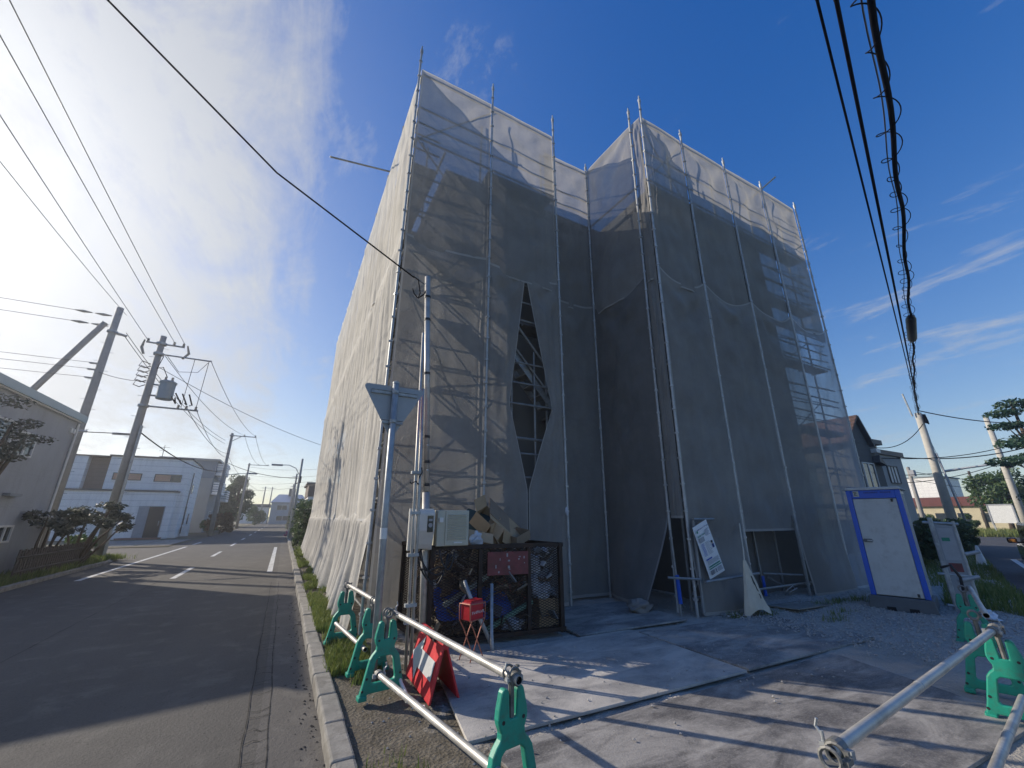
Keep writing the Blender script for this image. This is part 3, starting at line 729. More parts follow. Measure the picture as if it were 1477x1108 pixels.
pipe((1.09,4.60,.675), (1.345,2.40,.675), 'long pale upper pipe crossing before the red arrow board')
pipe((.93,4.22,.27), (1.24,2.30,.27), 'long pale lower pipe along the kerb, before the red arrow board')
pipe((2.10,1.155,.672), (5.40,1.465,.672), 'big grey pipe crossing the right foreground')
pipe((5.15,1.36,.27), (2.6,1.02,.27), 'low grey pipe at the right edge, lit at its middle')
pipe((5.98,1.64,.69), (8.35,2.36,.66), 'grey pipe running back towards the sign panel beside the toilet')
def endclamp(p, q, label):
    """pipe coupler clasped round a pipe end, with its bolt and wing"""
    P, d = Vector(p), Vector(q).normalized(); a1 = d.cross(Vector((0,0,1))).normalized(); a2 = a1.cross(d)
    t = thing('pipe_coupler', label, 'coupler', P, 0, 'couplers clasped on the pipe ends')
    b = MB(); n = 18
    for w0, w1, r in ((-.004,.044,.036),):
        ro = [P + d*w + (a1*math.cos(2*PI*i/n) + a2*math.sin(2*PI*i/n))*rr for w, rr in ((w0,r),(w1,r),(w1,.0255),(w0,.0255)) for i in range(n)]
        b.add(ro, [(k*n+i, k*n+(i+1)%n, ((k+1)%4)*n+(i+1)%n, ((k+1)%4)*n+i) for k in range(4) for i in range(n)])
    b.build('ring', M['clampsteel'], t, smooth=False)
    k = MB(); w = d*.02
    k.tube(P+w+a1*-.045-a2*.02, P+w+a1*-.045+a2*.045, .007, n=8); k.box(P+w+a1*-.042, (.03,.03,.018))
    k.build('bolt', M['galv'], t); MB().box(P+w+a1*.042-a2*.005, (.026,.03,.03)).build('lug', M['galv'], t)
    k = MB(); k.path([P+w-a1*.045+a2*.03, P+w-a1*.065+a2*.055, P+w-a1*.055+a2*.085], .006, 6); k.build('wing', M['galv'], t)
    return t
endclamp((2.13,1.158,.672), (1,.1,0), 'pale steel coupler on the near end of the big right pipe')
endclamp((1.342,2.43,.675), (-.115,1,0), 'dark steel coupler on the near end of the pale upper pipe')
endclamp((1.085,4.57,.675), (.115,-1,0), 'steel coupler on the upper pipe beside the stop sign pole')
endclamp((.935,4.19,.27), (.16,-1,0), 'steel coupler on the low pipe at the kerb-side stand')
endclamp((5.36,1.461,.672), (-1,-.1,0), 'steel coupler on the far end of the big right pipe')

# ------------------------------------------------------------------ stop sign (back towards us)
t = thing('stop_sign', 'grey back of a triangular road sign on a galvanised pole', 'road sign', (1.02,4.84,0))
MB().path([(1.03,4.84,-.1),(1.0,4.84,1.6),(.985,4.84,3.14)], .038, 16).build('pole', M['galv'], t, smooth=True)
MB().lathe([(.041,0),(.041,.02),(.0,.045)], (.985,4.84,3.14), 14).build('cap', M['galv'], t)
def rounded_tri(w, r, n=5):
    h = w*.866; c = [(-w/2,0),(w/2,0),(0,-h)]; out = []
    for i in range(3):
        p, a, b_ = Vector(c[i]), Vector(c[i-1]), Vector(c[(i+1)%3])
        ia = (a-p).normalized(); ib = (b_-p).normalized(); cen = p + (ia+ib).normalized()*r*2
        s = p + ia*r*1.732; e = p + ib*r*1.732
        a0 = math.atan2((s-cen).y, (s-cen).x); a1 = math.atan2((e-cen).y, (e-cen).x)
        dlt = (a1-a0+PI) % (2*PI) - PI
        out += [(cen.x+r*math.cos(a0+dlt*k/n), cen.y+r*math.sin(a0+dlt*k/n)) for k in range(n+1)]
    return out
tri = rounded_tri(.77, .035)
MB().prism(tri, (.99,4.893,3.12), (1,0,0), (0,0,1), (0,.010,0)).build('plate', mat('grey sign back', (.33,.35,.37), .5, .3, .08, 4), t)
MB().prism([(x*.99,z*.99-.004) for x,z in tri], (.99,4.9035,3.12), (1,0,0), (0,0,1), (0,.002,0)).build('sign_face', M['red'], t)
for z, w in ((3.03,.56),(2.665,.25)):
    k = MB(); k.box((.99,4.886,z),(w,.014,.03)); k.box((.99,4.88,z+.022),(w,.018,.006)); k.box((.99,4.88,z-.022),(w,.018,.006)); k.build('bracket', M['galv'], t)
    k = MB(); k.tube((.988,4.84,z-.02),(.988,4.84,z+.02),.043,n=16); k.box((.988,4.795,z),(.03,.02,.03)); k.build('band', M['galv'], t)
MB().tube((1.004,4.84,1.345),(1.001,4.84,1.46),.0395,n=16).build('sticker', M['white'], t)

# ------------------------------------------------------------------ meter pole, conduits, boxes
t = thing('service_mast', 'tall galvanised mast carrying the white meter box beside the cage', 'mast', (1.80,5.69,0))
MB().path([(1.80,5.69,-.1),(1.71,5.69,1.9)], .052, 16).build('pole', M['galv_pipe'], t, smooth=True)
MB().path([(1.71,5.69,1.9),(1.50,5.69,5.32)], .043, 16).build('upper_pole', M['galv_pipe'], t, smooth=True)
for z in (2.0, 2.32, 2.68, 3.65, 4.55, 4.95):
    x = 1.71 - .21*(z-1.9)/3.42; MB().tube((x,5.69,z-.018),(x-.002,5.69,z+.018),.049,n=14).build('band', M['black'], t)
for z in (2.2,2.55): 
    x = 1.71 - .21*(z-1.9)/3.42; MB().tube((x,5.63,z),(x,5.70,z),.014,n=8).build('bolt', M['galv'], t)
t2 = thing('conduit', 'pair of thin steel conduits strapped together left of the meter mast', 'conduit', (1.42,5.07,0))
for dx, zt, r in ((0.,4.01,.018),(.055,3.2,.020)):
    MB().path([(1.42+dx,5.07,-.05),(1.385+dx,5.07,1.6),(1.335+dx,5.07,zt)], r, 10).build('pipe', M['galv_pipe'], t2, smooth=True)
for z in (.45, .62, 1.15, 1.62, 2.1):
    x = 1.44 - .027*z; MB().box((x,5.065,z),(.13,.06,.035)).build('strap', M['galv'], t2)
k = MB(); k.path([(1.41,5.02,1.95),(1.36,4.99,1.99),(1.31,5.0,1.96),(1.29,5.0,1.98)], .008, 6); k.path([(1.40,5.02,2.02),(1.43,4.99,2.10),(1.42,5.0,2.16)], .007, 6); k.build('loose_wire', M['black'], t2)
# white meter housing
t = thing('meter_box', 'white electricity meter housing on the galvanised mast', 'meter box', (1.66,5.55,1.18))
MB().slab(1.475,1.80,5.585,5.63,1.16,1.68).build('back_plate', M['whitepl'], t)
b = MB(); b.prism([(0,0),(.0,.49),(.125,.49),(.150,.44),(.150,.23),(.085,.06),(.05,0)], (1.51,5.584,1.175), (0,-1,0), (0,0,1), (.27,0,0))
bevel(b.build('cover', M['whitepl'], t), .014, 3, 25)
MB().slab(1.675,1.755,5.4285,5.4335,1.385,1.59).build('window', M['glassdark'], t)
k = MB(); k.tube((1.715,5.425,1.47),(1.715,5.43,1.47),.028,n=14); k.box((1.715,5.426,1.535),(.05,.004,.03)); k.build('dial', M['greyprint'], t)
k = MB()
for x in (1.55,1.60,1.65): k.tube((x,5.55,1.175),(x,5.55,1.12),.014,n=8)
k.build('cable_gland', M['black'], t)
# louvred box
t = thing('louvred_box', 'beige cabinet with louvred door beside the white meter housing', 'cabinet', (2.05,5.6,1.2))
b = MB().slab(1.84,2.30,5.52,5.72,1.20,1.66); bevel(b.build('case', M['beige'], t), .008, 2)
b = MB().slab(1.955,2.285,5.508,5.519,1.215,1.645); d_ = b.build('door', M['beige'], t)
k = MB()
for i in range(14): k.box((2.12,5.505,1.285+i*.024),(.27,.012,.013), M=Matrix.Rotation(.5,3,'X'))
k.build('louvre', M['beige'], d_)
MB().slab(2.08,2.20,5.498,5.507,1.235,1.25).build('handle', M['white'], d_)
MB().box((1.885,5.50,1.535),(.05,.04,.06)).build('latch', M['white'], t)
# black cable loops beneath
t = thing('cable_coil', 'loops of black cable hanging under the meter housing', 'cable', (1.85,5.5,1.1))
for i, (x0, x1, dp) in enumerate(((1.57,2.02,.34),(1.60,2.04,.26),(1.62,1.98,.38),(1.85,2.06,.22))):
    pts = [(lerp(x0,x1,u), 5.50-.03*i-.05*math.sin(PI*u), 1.15 - dp*math.sin(PI*u)**.7 - .04*u + (.0 if i < 3 else .02)) for u in [q/14 for q in range(15)]]
    MB().path(pts, .011, 6).build('loop', M['black'], t, smooth=True)
MB().path([(1.62,5.46,.95),(1.74,5.44,.92),(1.86,5.44,.96),(1.98,5.45,.93)], .012, 6).build('tie', M['black'], t, smooth=True)

# ------------------------------------------------------------------ red arrow board, ash bin, red post, hose
t = thing('arrow_board', 'red folding A-board with a white arrow, standing behind the pale pipes', 'sign board', (1.45,4.4,0), 0)
R0, R1 = Vector((1.485,4.02,.455)), Vector((1.50,4.80,.455))          # ridge
def leaf(dx, nm):
    b = MB(); n = Vector((1 if dx > 0 else -1, 0, .25)).normalized()*.022
    a0, a1 = R0 + Vector((dx,-.0,-.445)), R1 + Vector((dx,.08 if dx < 0 else .02,-.445))
    q = [a0, a1, R1, R0]
    b.add([*q, *[p+n for p in q]], [(3,2,1,0),(4,5,6,7),(0,1,5,4),(1,2,6,5),(2,3,7,6),(3,0,4,7)])
    o = b.build(nm, M['red'], t); bevel(o, .012, 2); return o, a0, a1, n
fr, a0, a1, n_ = leaf(-.115, 'panel'); leaf(.14, 'rear_panel')
k = MB().tube(R0+Vector((.005,0,.0)), R1+Vector((.005,0,.0)), .034, n=14); k.build('hinge', M['red'], t, smooth=False)
for s in (.3,.42,.62,.74):
    p = R0.lerp(R1, s); MB().box(p+Vector((-.025,0,.012)), (.05,.055,.045)).build('slot', M['bopen'], t)
def onpanel(u, v, off=.008):
    """u along the board from the near end, v up"""
    p = a0.lerp(a1, u).lerp(R0.lerp(R1, u), v); nn = Vector((-1,0,.258)).normalized(); return p + n_ + nn*off
arrow = [(.80,.74),(.30,.86),(.42,.70),(.10,.36),(.36,.16),(.66,.50),(.80,.34)]
arrow = [(.96,.50),(.64,.91),(.64,.67),(.10,.67),(.10,.33),(.64,.33),(.64,.09)]
k = MB(); P_ = [onpanel(u, v) for u, v in arrow]; c_ = onpanel(.68,.5)
k.add(P_+[c_], [(i,(i+1)%7,7) for i in range(7)]); k.build('arrow', mat('white reflective sheet', (.62,.63,.62), .4, 0, .06, 5, dirt=.1), t)
# cigarette-end bin
t = thing('ash_bin', 'red tin bin for cigarette ends on a folding wire stand', 'ash bin', (2.13,4.92,0), .42)
bx_ = MB().box((0,0,.53),(.235,.15,.19)); o_ = bx_.build('tin', M['redmetal'], t, local=True); bevel(o_, .015, 2)
MB().box((.01,0,.632),(.20,.11,.02)).build('lid', M['redmetal'], t, local=True)
for y in (-.085,.085):
    for sx in (-1, 1):
        MB().path([(sx*.13,y,.0),(-sx*.05,y*.95,.33),(-sx*.125,y,.44),(-sx*.13,y,.60),(-sx*.12,y,.615)] , .0065, 6).build('leg', M['copper'], t, local=True, smooth=True)
k = MB(); k.path([(-.13,-.085,.61),(.13,-.085,.60)], .006, 6); k.path([(-.13,-.085,.61),(-.13,.085,.61)], .006, 6); k.path([(-.13,-.083,.44),(.13,-.083,.44)], .006, 6); k.build('rail', M['copper'], t, local=True)
def text_mesh(txt, size, m, name, parent, Mx, local=True, ext=.0006):
    cu = bpy.data.curves.new(name, 'FONT'); cu.body = txt; cu.size = size; cu.align_x = 'CENTER'; cu.align_y = 'CENTER'; cu.extrude = ext; cu.offset = size*.012
    tmp = bpy.data.objects.new(name, cu); COL.objects.link(tmp)
    bpy.context.view_layer.update()
    me = bpy.data.meshes.new_from_object(tmp.evaluated_get(bpy.context.evaluated_depsgraph_get()))
    bpy.data.objects.remove(tmp); me.name = name; me.materials.clear(); me.materials.append(m)
    me.transform(Mx)
    o = bpy.data.objects.new(name, me); COL.objects.link(o); o.parent = parent; return o
text_mesh('すいがら入れ', .036, M['white'], 'lettering', t, Matrix.Translation((.012,-.0765,.515)) @ Matrix.Rotation(PI/2,4,'X'))
# red and white post
t = thing('delineator_post', 'red plastic post with white bands behind the barrier by the stop sign', 'post', (1.10,5.22,0))
MB().lathe([(.10,0),(.10,.03),(.035,.06),(.033,.74),(.02,.78)], (1.10,5.22,0), 14).build('tube', M['red'], t, smooth=False)
for z in (.28,.50,.66): MB().tube((1.10,5.22,z),(1.10,5.22,z+.05),.0355,n=14).build('band', M['white'], t)
t = tag(MB().path([(1.15,4.62,.30),(1.17,4.52,.22),(1.20,4.40,.10),(1.22,4.28,.05),(1.20,4.18,.03),(1.27,4.10,.02)], .016, 8).build('marker_pole', M['white'], smooth=True, loc=(1.15,4.62,0)), 'thin white plastic pole leaning by the foot of the arrow board', 'pole')
k = MB()
for z0, z1 in ((.15,.35),(.55,.7)): 
    A_, B_ = Vector((1.155,4.60,.285)), Vector((1.20,4.40,.10)); k.tube(A_.lerp(B_,z0), A_.lerp(B_,z1), .0175, n=10)
k.build('band', M['red'], t)
tag(MB().path([(1.24,4.02,.01),(1.30,3.99,.015),(1.33,4.06,.012),(1.27,4.10,.012),(1.22,4.06,.01)], .007, 6).build('wire_scrap', M['white'], smooth=True, loc=(1.27,4.05,0)), 'white loop of wire on the ground under the arrow board', 'wire')

# ------------------------------------------------------------------ waste cage
t = thing('waste_cage', 'dark rusty mesh waste cage filled with rubbish, beside the meter mast', 'waste cage', (2.7,6.0,0))
cx0, cx1, cy0, cy1, ch = 1.83, 3.72, 5.50, 6.62, 1.16
def cpos(u, w, z): # slightly skewed plan: front edge turns towards the yard
    return Vector((lerp(cx0, cx1, u) - .10*w, lerp(cy0 + .14 - .26*u, cy1 + .1 - .26*u, w), z))
for u, w in ((0,0),(1,0),(0,1),(1,1)):
    p = cpos(u,w,0); MB().box((p.x,p.y,ch/2+.03),(.06,.06,ch)).build('post', M['darkmetal'], t)
for u in (.35,.73):
    p = cpos(u,-.012,0); MB().box((p.x,p.y,ch/2+.03),(.055,.04,ch-.1)).build('upright', M['darkmetal'], t)
def bar(p, q, w, h): 
    d = q-p; b = MB().box((p+q)/2, (d.length, w, h), M=Matrix.Rotation(math.atan2(d.y,d.x),3,'Z')); return b
for (a, c) in (((0,0),(1,0)),((1,0),(1,1)),((0,1),(1,1)),((0,0),(0,1))):
    for z, nm, w in ((.07,'base_rail',.09),(ch+.02,'top_rail',.075)):
        e0, e1 = cpos(*a, z), cpos(*c, z); dd = (e1-e0).normalized()*.04
        bar(e0-dd, e1+dd, w, .055).build(nm, M['darkmetal'], t)
def expanded(P, Q, z0, z1, dx=.075, dz=.034, w=.0085):
    d = (Q-P); L = d.length; d.normalize(); nrm = Vector((-d.y, d.x, 0)); b = MB(); H_ = z1-z0
    for sgn in (1,-1):
        s = -H_*dx/dz
        while s < L:
            # line: s + (z)*dx/dz
            lo = 0.; hi = H_
            x0_, x1_ = s, s + H_*dx/dz
            if sgn < 0: x0_, x1_ = x1_, x0_
            # clip to 0..L
            def at(tt): return x0_ + (x1_-x0_)*tt
            ts = sorted([clamp((0-x0_)/(x1_-x0_)), clamp((L-x0_)/(x1_-x0_))])
            if ts[1]-ts[0] > 1e-3:
                p = P + d*at(ts[0]) + Vector((0,0,z0+H_*ts[0])); q = P + d*at(ts[1]) + Vector((0,0,z0+H_*ts[1]))
                off = Vector((0,0,w/2)); o2 = nrm*(.002*sgn)
                b.add([p-off+o2,q-off+o2,q+off+o2,p+off+o2],[(0,1,2,3)])
            s += dx*1.0
    return b
expanded(cpos(0,0,0), cpos(1,0,0), .10, ch).build('mesh', M['darkmetal'], t)
expanded(cpos(0,1,0), cpos(0,0,0), .10, ch).build('mesh', M['darkmetal'], t)
expanded(cpos(1,0,0), cpos(1,1,0), .10, ch).build('mesh', M['darkmetal'], t)
expanded(cpos(0,1,0), cpos(1,1,0), .10, ch).build('mesh', M['darkmetal'], t)
e0 = cpos(.40,-.03,0); e1 = cpos(.72,-.03,0)
bar(Vector((e0.x,e0.y,.955)), Vector((e1.x,e1.y,.955)), .012, .30).build('name_plate', M['maroon'], t)
k = MB()
for i in range(11):
    u = rng.uniform(.06,.94); p = e0.lerp(e1, u); k.box((p.x,p.y-.0075,rng.uniform(.84,1.07)),(rng.uniform(.008,.03),.002,rng.uniform(.01,.05)), rz=-.14)
k.build('scratch', M['greyprint'], t)
# rubbish in the cage
def crumple(c, d, seed, n=10, rough=.35):
    b = MB()
    def f(u, v):
        a, e = 2*PI*u, PI*(v-.5); q = Vector((math.cos(e)*math.cos(a), math.cos(e)*math.sin(a), math.sin(e)))
        r = 1 + rough*noise.noise(q*1.6+Vector((seed,)*3)) + rough*.6*noise.noise(q*4.5+Vector((seed+5,)*3))
        return Vector(c) + Vector((q.x*d[0]*r/2, q.y*d[1]*r/2, q.z*d[2]*r/2))
    b.grid(f, n*2, n); b.uv = None; return b
M['bagwhite'] = mat('white plastic bag', (.55,.57,.62), .35, 0, .15, 7)
M['junk'] = mat('mixed rubbish', (.10,.085,.07), .85, 0, .5, 7, c2=(.04,.04,.05), bump=.02, bs=14)
M['junkwood'] = mat('splintered board', (.30,.22,.14), .85, 0, .2, 6)
crumple((2.70,6.1,.30), (1.75,.95,.52), 3.3, 22, .5).build
o = crumple((2.72,6.12,.30), (1.7,.9,.50), 3.3, 22, .5).build('rubbish', M['junk'], loc=(2.7,6.1,.05)); tag(o, 'dark mass of mixed rubbish filling the bottom of the waste cage', 'rubbish', None, 'stuff')
o = crumple((2.75,6.25,.72), (1.5,.7,.6), 8.3, 22, .6).build('rubbish', M['junk'], loc=(2.75,6.25,.05)); tag(o, 'dark mixed rubbish heaped at the back of the waste cage', 'rubbish', None, 'stuff')
b = MB().grid(lambda u, v: Vector((lerp(1.95,3.05,u), 5.66-.10*u+.28*v+.05*noise.noise(Vector((u*4,v*3,2))), lerp(.30,.66,v)+.05*noise.noise(Vector((u*3,v*5,7)))-.1*u*u)), 26, 14)
tag(b.build('blue_sheet', M['bluesheet'], smooth=True, loc=(2.4,5.8,.3)), 'crumpled blue tarpaulin inside the waste cage', 'tarpaulin')
for i, (c, d, l) in enumerate([((3.38,5.58,.92),(.22,.2,.26),'pale plastic bag near the top of the cage at its right end'),((3.36,5.60,.68),(.20,.2,.26),'white plastic bag in the middle of the cage right of the maroon plate'),((3.50,5.56,.55),(.30,.2,.22),'crumpled clear bag low behind the mesh at the cage right end'),((3.05,5.62,.16),(.34,.22,.17),'white bag on the cage floor behind the mesh'),((1.98,6.2,.62),(.16,.5,.5),'silvery bag behind the short side mesh of the cage'),((3.55,5.58,1.06),(.2,.2,.2),'small white bag under the top rail at the cage right corner')]):
    tag(crumple(c, d, 20+i*3, 9, .5).build('plastic_bag', M['bagwhite'], smooth=False, loc=(c[0],c[1],c[2]-d[2]/2)), l, 'bag', 'plastic bags inside the waste cage')
def carton(c, d, rot, m, label, flaps=True, name='cardboard_box'):
    Mx = Matrix.Rotation(rot[2],3,'Z') @ Matrix.Rotation(rot[0],3,'X') @ Matrix.Rotation(rot[1],3,'Y'); c = Vector(c)
    t_ = thing(name, label, 'cardboard box', c, 0, 'cardboard thrown on the waste cage')
    x, y, z = d[0]/2, d[1]/2, d[2]/2; w = .006; b = MB()
    for cc, dd in (((0,0,-z),(d[0],d[1],w)),((-x,0,0),(w,d[1],d[2])),((x,0,0),(w,d[1],d[2])),((0,-y,0),(d[0],w,d[2])),((0,y,0),(d[0],w,d[2]))):
        b.box(c + Mx @ Vector(cc), dd, M=Mx)
    b.build('carton', m, t_)
    if flaps:
        for sx, sy, an in ((0,-1,.9),(0,1,-.6),(1,0,.7)):
            L = .6*min(d[0],d[1])
            if sy: F = Mx @ Matrix.Rotation(-an*sy*1.2,3,'X'); cc = c + Mx @ Vector((0,sy*y,z)) + F @ Vector((0,sy*L/2,0)); dd = (d[0],L,w)
            else: F = Mx @ Matrix.Rotation(an*1.2,3,'Y'); cc = c + Mx @ Vector((x,0,z)) + F @ Vector((L/2,0,0)); dd = (L,d[1],w)
            MB().box(cc, dd, M=F).build('flap', m, t_)
    return t_
carton((2.98,5.98,1.30),(.40,.30,.26),(.5,.35,.5), M['card'], 'open tan cardboard box tipped on top of the waste cage')
carton((2.62,5.92,1.25),(.38,.30,.16),(-.25,.2,-.2), M['card'], 'low cardboard box lying on the cage rubbish, beside the louvred cabinet')
carton((2.78,6.02,1.52),(.36,.30,.22),(.7,-.35,.9), M['card'], 'crumpled tan carton on top of the heap, just before the green board')
carton((3.30,5.95,1.28),(.34,.28,.14),(.15,-.3,.4), M['carddark'], 'flat brown carton on the cage rubbish under the leaning cardboard sheets', False)
carton((3.62,5.66,.26),(.30,.26,.36),(0,0,-.14), M['card'], 'upright cardboard carton standing inside the cage, right end', False)
carton((2.25,6.15,.80),(.45,.4,.45),(.1,.1,.3), M['carddark'], 'large damp carton inside the cage behind the meter mast', False)
def boardthing(c, d, rot, m, label, name, cat):
    Mx = Matrix.Rotation(rot[2],3,'Z') @ Matrix.Rotation(rot[1],3,'Y') @ Matrix.Rotation(rot[0],3,'X')
    return tag(MB().box(c, d, M=Mx).build(name, m, loc=(c[0],c[1],c[2]-.1)), label, cat)
boardthing((3.18,6.05,1.46),(.80,.50,.012),(.75,.62,.1), M['card'], 'big flattened cardboard sheet leaning steeply on top of the waste cage', 'cardboard_sheet', 'cardboard')
boardthing((3.20,6.10,1.50),(.82,.46,.012),(.75,.66,.1), M['carddark'], 'second flattened cardboard sheet, darker, behind the big leaning one', 'cardboard_sheet', 'cardboard')
boardthing((2.55,6.12,1.42),(.62,.5,.014),(.4,-.75,.25), mat('dark green board', (.03,.06,.055), .5, 0, .2, 5), 'dark green board leaning on the cage behind the cardboard', 'green_board', 'board')
boardthing((2.48,5.75,1.22),(.34,.22,.01),(.2,-.25,.3), M['junkwood'], 'tan board scrap sticking out of the cage beside the cabinet', 'board_scrap', 'board')
tag(crumple((2.48,5.66,1.27),(.20,.10,.17),51,8,.7).build('paper_scrap', M['bagwhite'], loc=(2.5,5.66,1.2)), 'crumpled white paper on the cage rim beside the cabinet', 'paper')
boardthing((3.0,5.60,.27),(.75,.03,.06),(0,-.42,-.12), mat('pale green tube', (.25,.48,.36), .5, 0, .1, 5), 'pale green plastic strip slanting inside the cage', 'plastic_strip', 'strip')
boardthing((2.35,5.66,.62),(.70,.03,.06),(0,-.5,-.12), mat('grey green strip', (.30,.36,.33), .5, 0, .1, 5), 'grey strip slanting above the blue tarpaulin in the cage', 'plastic_strip', 'strip')
for i in range(9):
    x = rng.uniform(2.0,3.55); z = rng.uniform(.35,1.0); boardthing((x,5.85+rng.uniform(-.15,.2),z),(rng.uniform(.4,.8),.05,.015),(rng.uniform(-.5,.5),rng.uniform(-.9,.9),rng.uniform(-.4,.4)), M['junkwood'], 'splintered tan board lying among the cage rubbish', 'board_scrap', 'board')['group'] = 'splintered boards in the waste cage'
w_ = MB()
for i in range(26):
    c = Vector((rng.uniform(2.85,3.5), rng.uniform(5.55,5.75), rng.uniform(.45,.95))); pts = [c + Vector((.16*noise.noise(Vector((i,q*.5,1))), .05*noise.noise(Vector((i,q*.5,5))), .16*noise.noise(Vector((i,q*.5,9))))) for q in range(9)]
    w_.path(pts, .005, 5, False)
tag(w_.build('wire_tangle', M['copper'], loc=(3.2,5.65,.5)), 'tangle of reddish wire behind the cage mesh under the maroon plate', 'wire')
w_ = MB()
for i in range(60):
    c = Vector((rng.uniform(1.80,1.95), rng.uniform(5.75,6.5), rng.uniform(.15,1.1))); w_.box(c, (.012,.30,.012), M=Matrix.Rotation(rng.uniform(-1.4,1.4),3,'X') @ Matrix.Rotation(rng.uniform(-.4,.4),3,'Z'))
tag(w_.build('wood_strips', M['junkwood'], loc=(1.9,6.1,.1)), 'thin wood strips stuffed along the short side of the cage', 'wood', None, 'stuff')
# loose scrap in every colour, jammed in between
M['scrap'] = leafmat('mixed scrap', (.07,.06,.055), (.42,.33,.22)); M['scrapgrey'] = leafmat('grey scrap', (.12,.13,.15), (.46,.47,.48))
for m_, n_, sd, l_ in (('scrap',90,3,'brown scraps of board and carton jammed in the waste cage'),('scrapgrey',60,4,'grey and pale scraps of sheet and foam jammed in the waste cage')):
    R_ = random.Random(sd); b = MB()
    for _ in range(n_):
        u_, w_ = R_.uniform(.04,.96), R_.uniform(.05,.8)**1.3; p = cpos(u_, w_, R_.uniform(.15,1.12))
        Mx = Matrix.Rotation(R_.uniform(0,6),3,'Z') @ Matrix.Rotation(R_.uniform(-1.2,1.2),3,'X') @ Matrix.Rotation(R_.uniform(-.8,.8),3,'Y')
        b.box(p, (R_.uniform(.08,.34), R_.uniform(.04,.20), R_.uniform(.006,.03)), M=Mx)
    tag(b.build('scrap', M[m_], loc=(2.7,6.0,.1)), l_, 'scrap', None, 'stuff')
# props leaning on the cage
tag(MB().path([(2.22,5.42,.78),(2.28,5.34,.58),(2.55,5.18,-.0)], .026, 10).build('steel_prop', M['galv'], smooth=True, loc=(2.55,5.18,0)), 'grey steel prop slanting against the cage behind the red bin', 'prop')
tag(MB().path([(2.60,5.38,.72),(2.52,5.20,.18),(2.48,5.08,.0)], .022, 10).build('steel_prop', M['galv'], smooth=True, loc=(2.48,5.08,0)), 'steeper grey steel prop right of the red bin, leaning on the cage', 'prop')

# ------------------------------------------------------------------ notice, cloth bag, fallen rope
t = thing('notice_sheet', 'white printed notice hanging askew before the netting, left of the doorway', 'notice', (6.62,5.02,.6))
q0, q1, q2, q3 = [Vector((x,5.02,z)) for x, z in ((6.55,.56),(6.97,.68),(6.66,1.53),(6.27,1.39))]   # bottom-left, bottom-right, top-right, top-left
ux, uz = (q1-q0).normalized(), (q3-q0).normalized(); hgt = (q3-q0).length; wid = (q1-q0).length
b = MB().grid(lambda u, v: q0.lerp(q1,u).lerp(q3.lerp(q2,u), v) + Vector((0,-.02*math.sin(PI*v)*math.sin(PI*u),0)), 8, 16); b.uv = None
b.build('sheet', M['paper'], t, smooth=True)
def onsheet(u, v): return q0.lerp(q1,u).lerp(q3.lerp(q2,u), v) + Vector((0,-.025,0))
def strip(u0, u1, v0, v1): return MB().quad(onsheet(u0,v0), onsheet(u1,v0), onsheet(u1,v1), onsheet(u0,v1))
TM = Matrix((( (q1-q0).x/wid, 0, 0, 0),(0,0,-1,0),((q1-q0).z/wid, (q3-q0).normalized().z, 0, 0),(0,0,0,1)))
def notice_text(txt, size, u, v, m, nm='lettering'):
    p = onsheet(u, v); ax = (q2-q3).normalized() ; up = (q3-q0).normalized()
    Mx = Matrix(((ax.x,up.x,0,p.x-6.62),(0,0,-1,p.y-.001-5.02),(ax.z,up.z,0,p.z-.6),(0,0,0,1)))
    return text_mesh(txt, size, m, nm, t, Mx, ext=.0002)
notice_text('建築物等の解体等の作業に関するお知らせ', .0185, .55, .915, M['navy'])
notice_text('事前調査の結果', .03, .30, .80, M['greenink'])
for i in range(7): strip(.55, .9-.04*(i%3), .855-.018*i, .862-.018*i).build('print_line', M['greyprint'], t)
strip(.10,.42,.68,.765).build('print_block', M['greyprint'], t)
for i in range(11): strip(.10, .30, .64-.022*i, .647-.022*i).build('print_line', M['blueink'], t); strip(.36,.64+.05*math.sin(i*2.1), .64-.022*i, .647-.022*i).build('print_line', M['greyprint'], t)
strip(.74,.86,.49,.56).build('figure_body', M['navy'], t); strip(.735,.845,.585,.625).build('figure_hat', M['ink'], t); strip(.76,.83,.565,.583).build('figure_face', M['card'], t)
strip(.10,.48,.335,.36).build('print_heading', M['blueink'], t)
for i in range(5): strip(.12,.90-.06*(i%2), .315-.016*i, .321-.016*i).build('print_line', M['greyprint'], t)
strip(.12,.86,.200,.222).build('print_heading', M['greenink'], t); strip(.10,.90,.165,.182).build('print_heading', M['greenink'], t)
for i in range(4):
    for u0, u1 in ((.10,.36),(.42,.50),(.56,.88)): strip(u0,u1,.125-.02*i,.135-.02*i).build('print_line', M['ink'] if u0 < .5 else M['greyprint'], t)
strip(.09,.17,.865,.91).build('emblem', M['greenink'], t)
k = MB().path([q3+Vector((.02,0,0)), Vector((6.52,5.06,1.53))], .003, 4); k.build('cord', M['wirethin'], t)
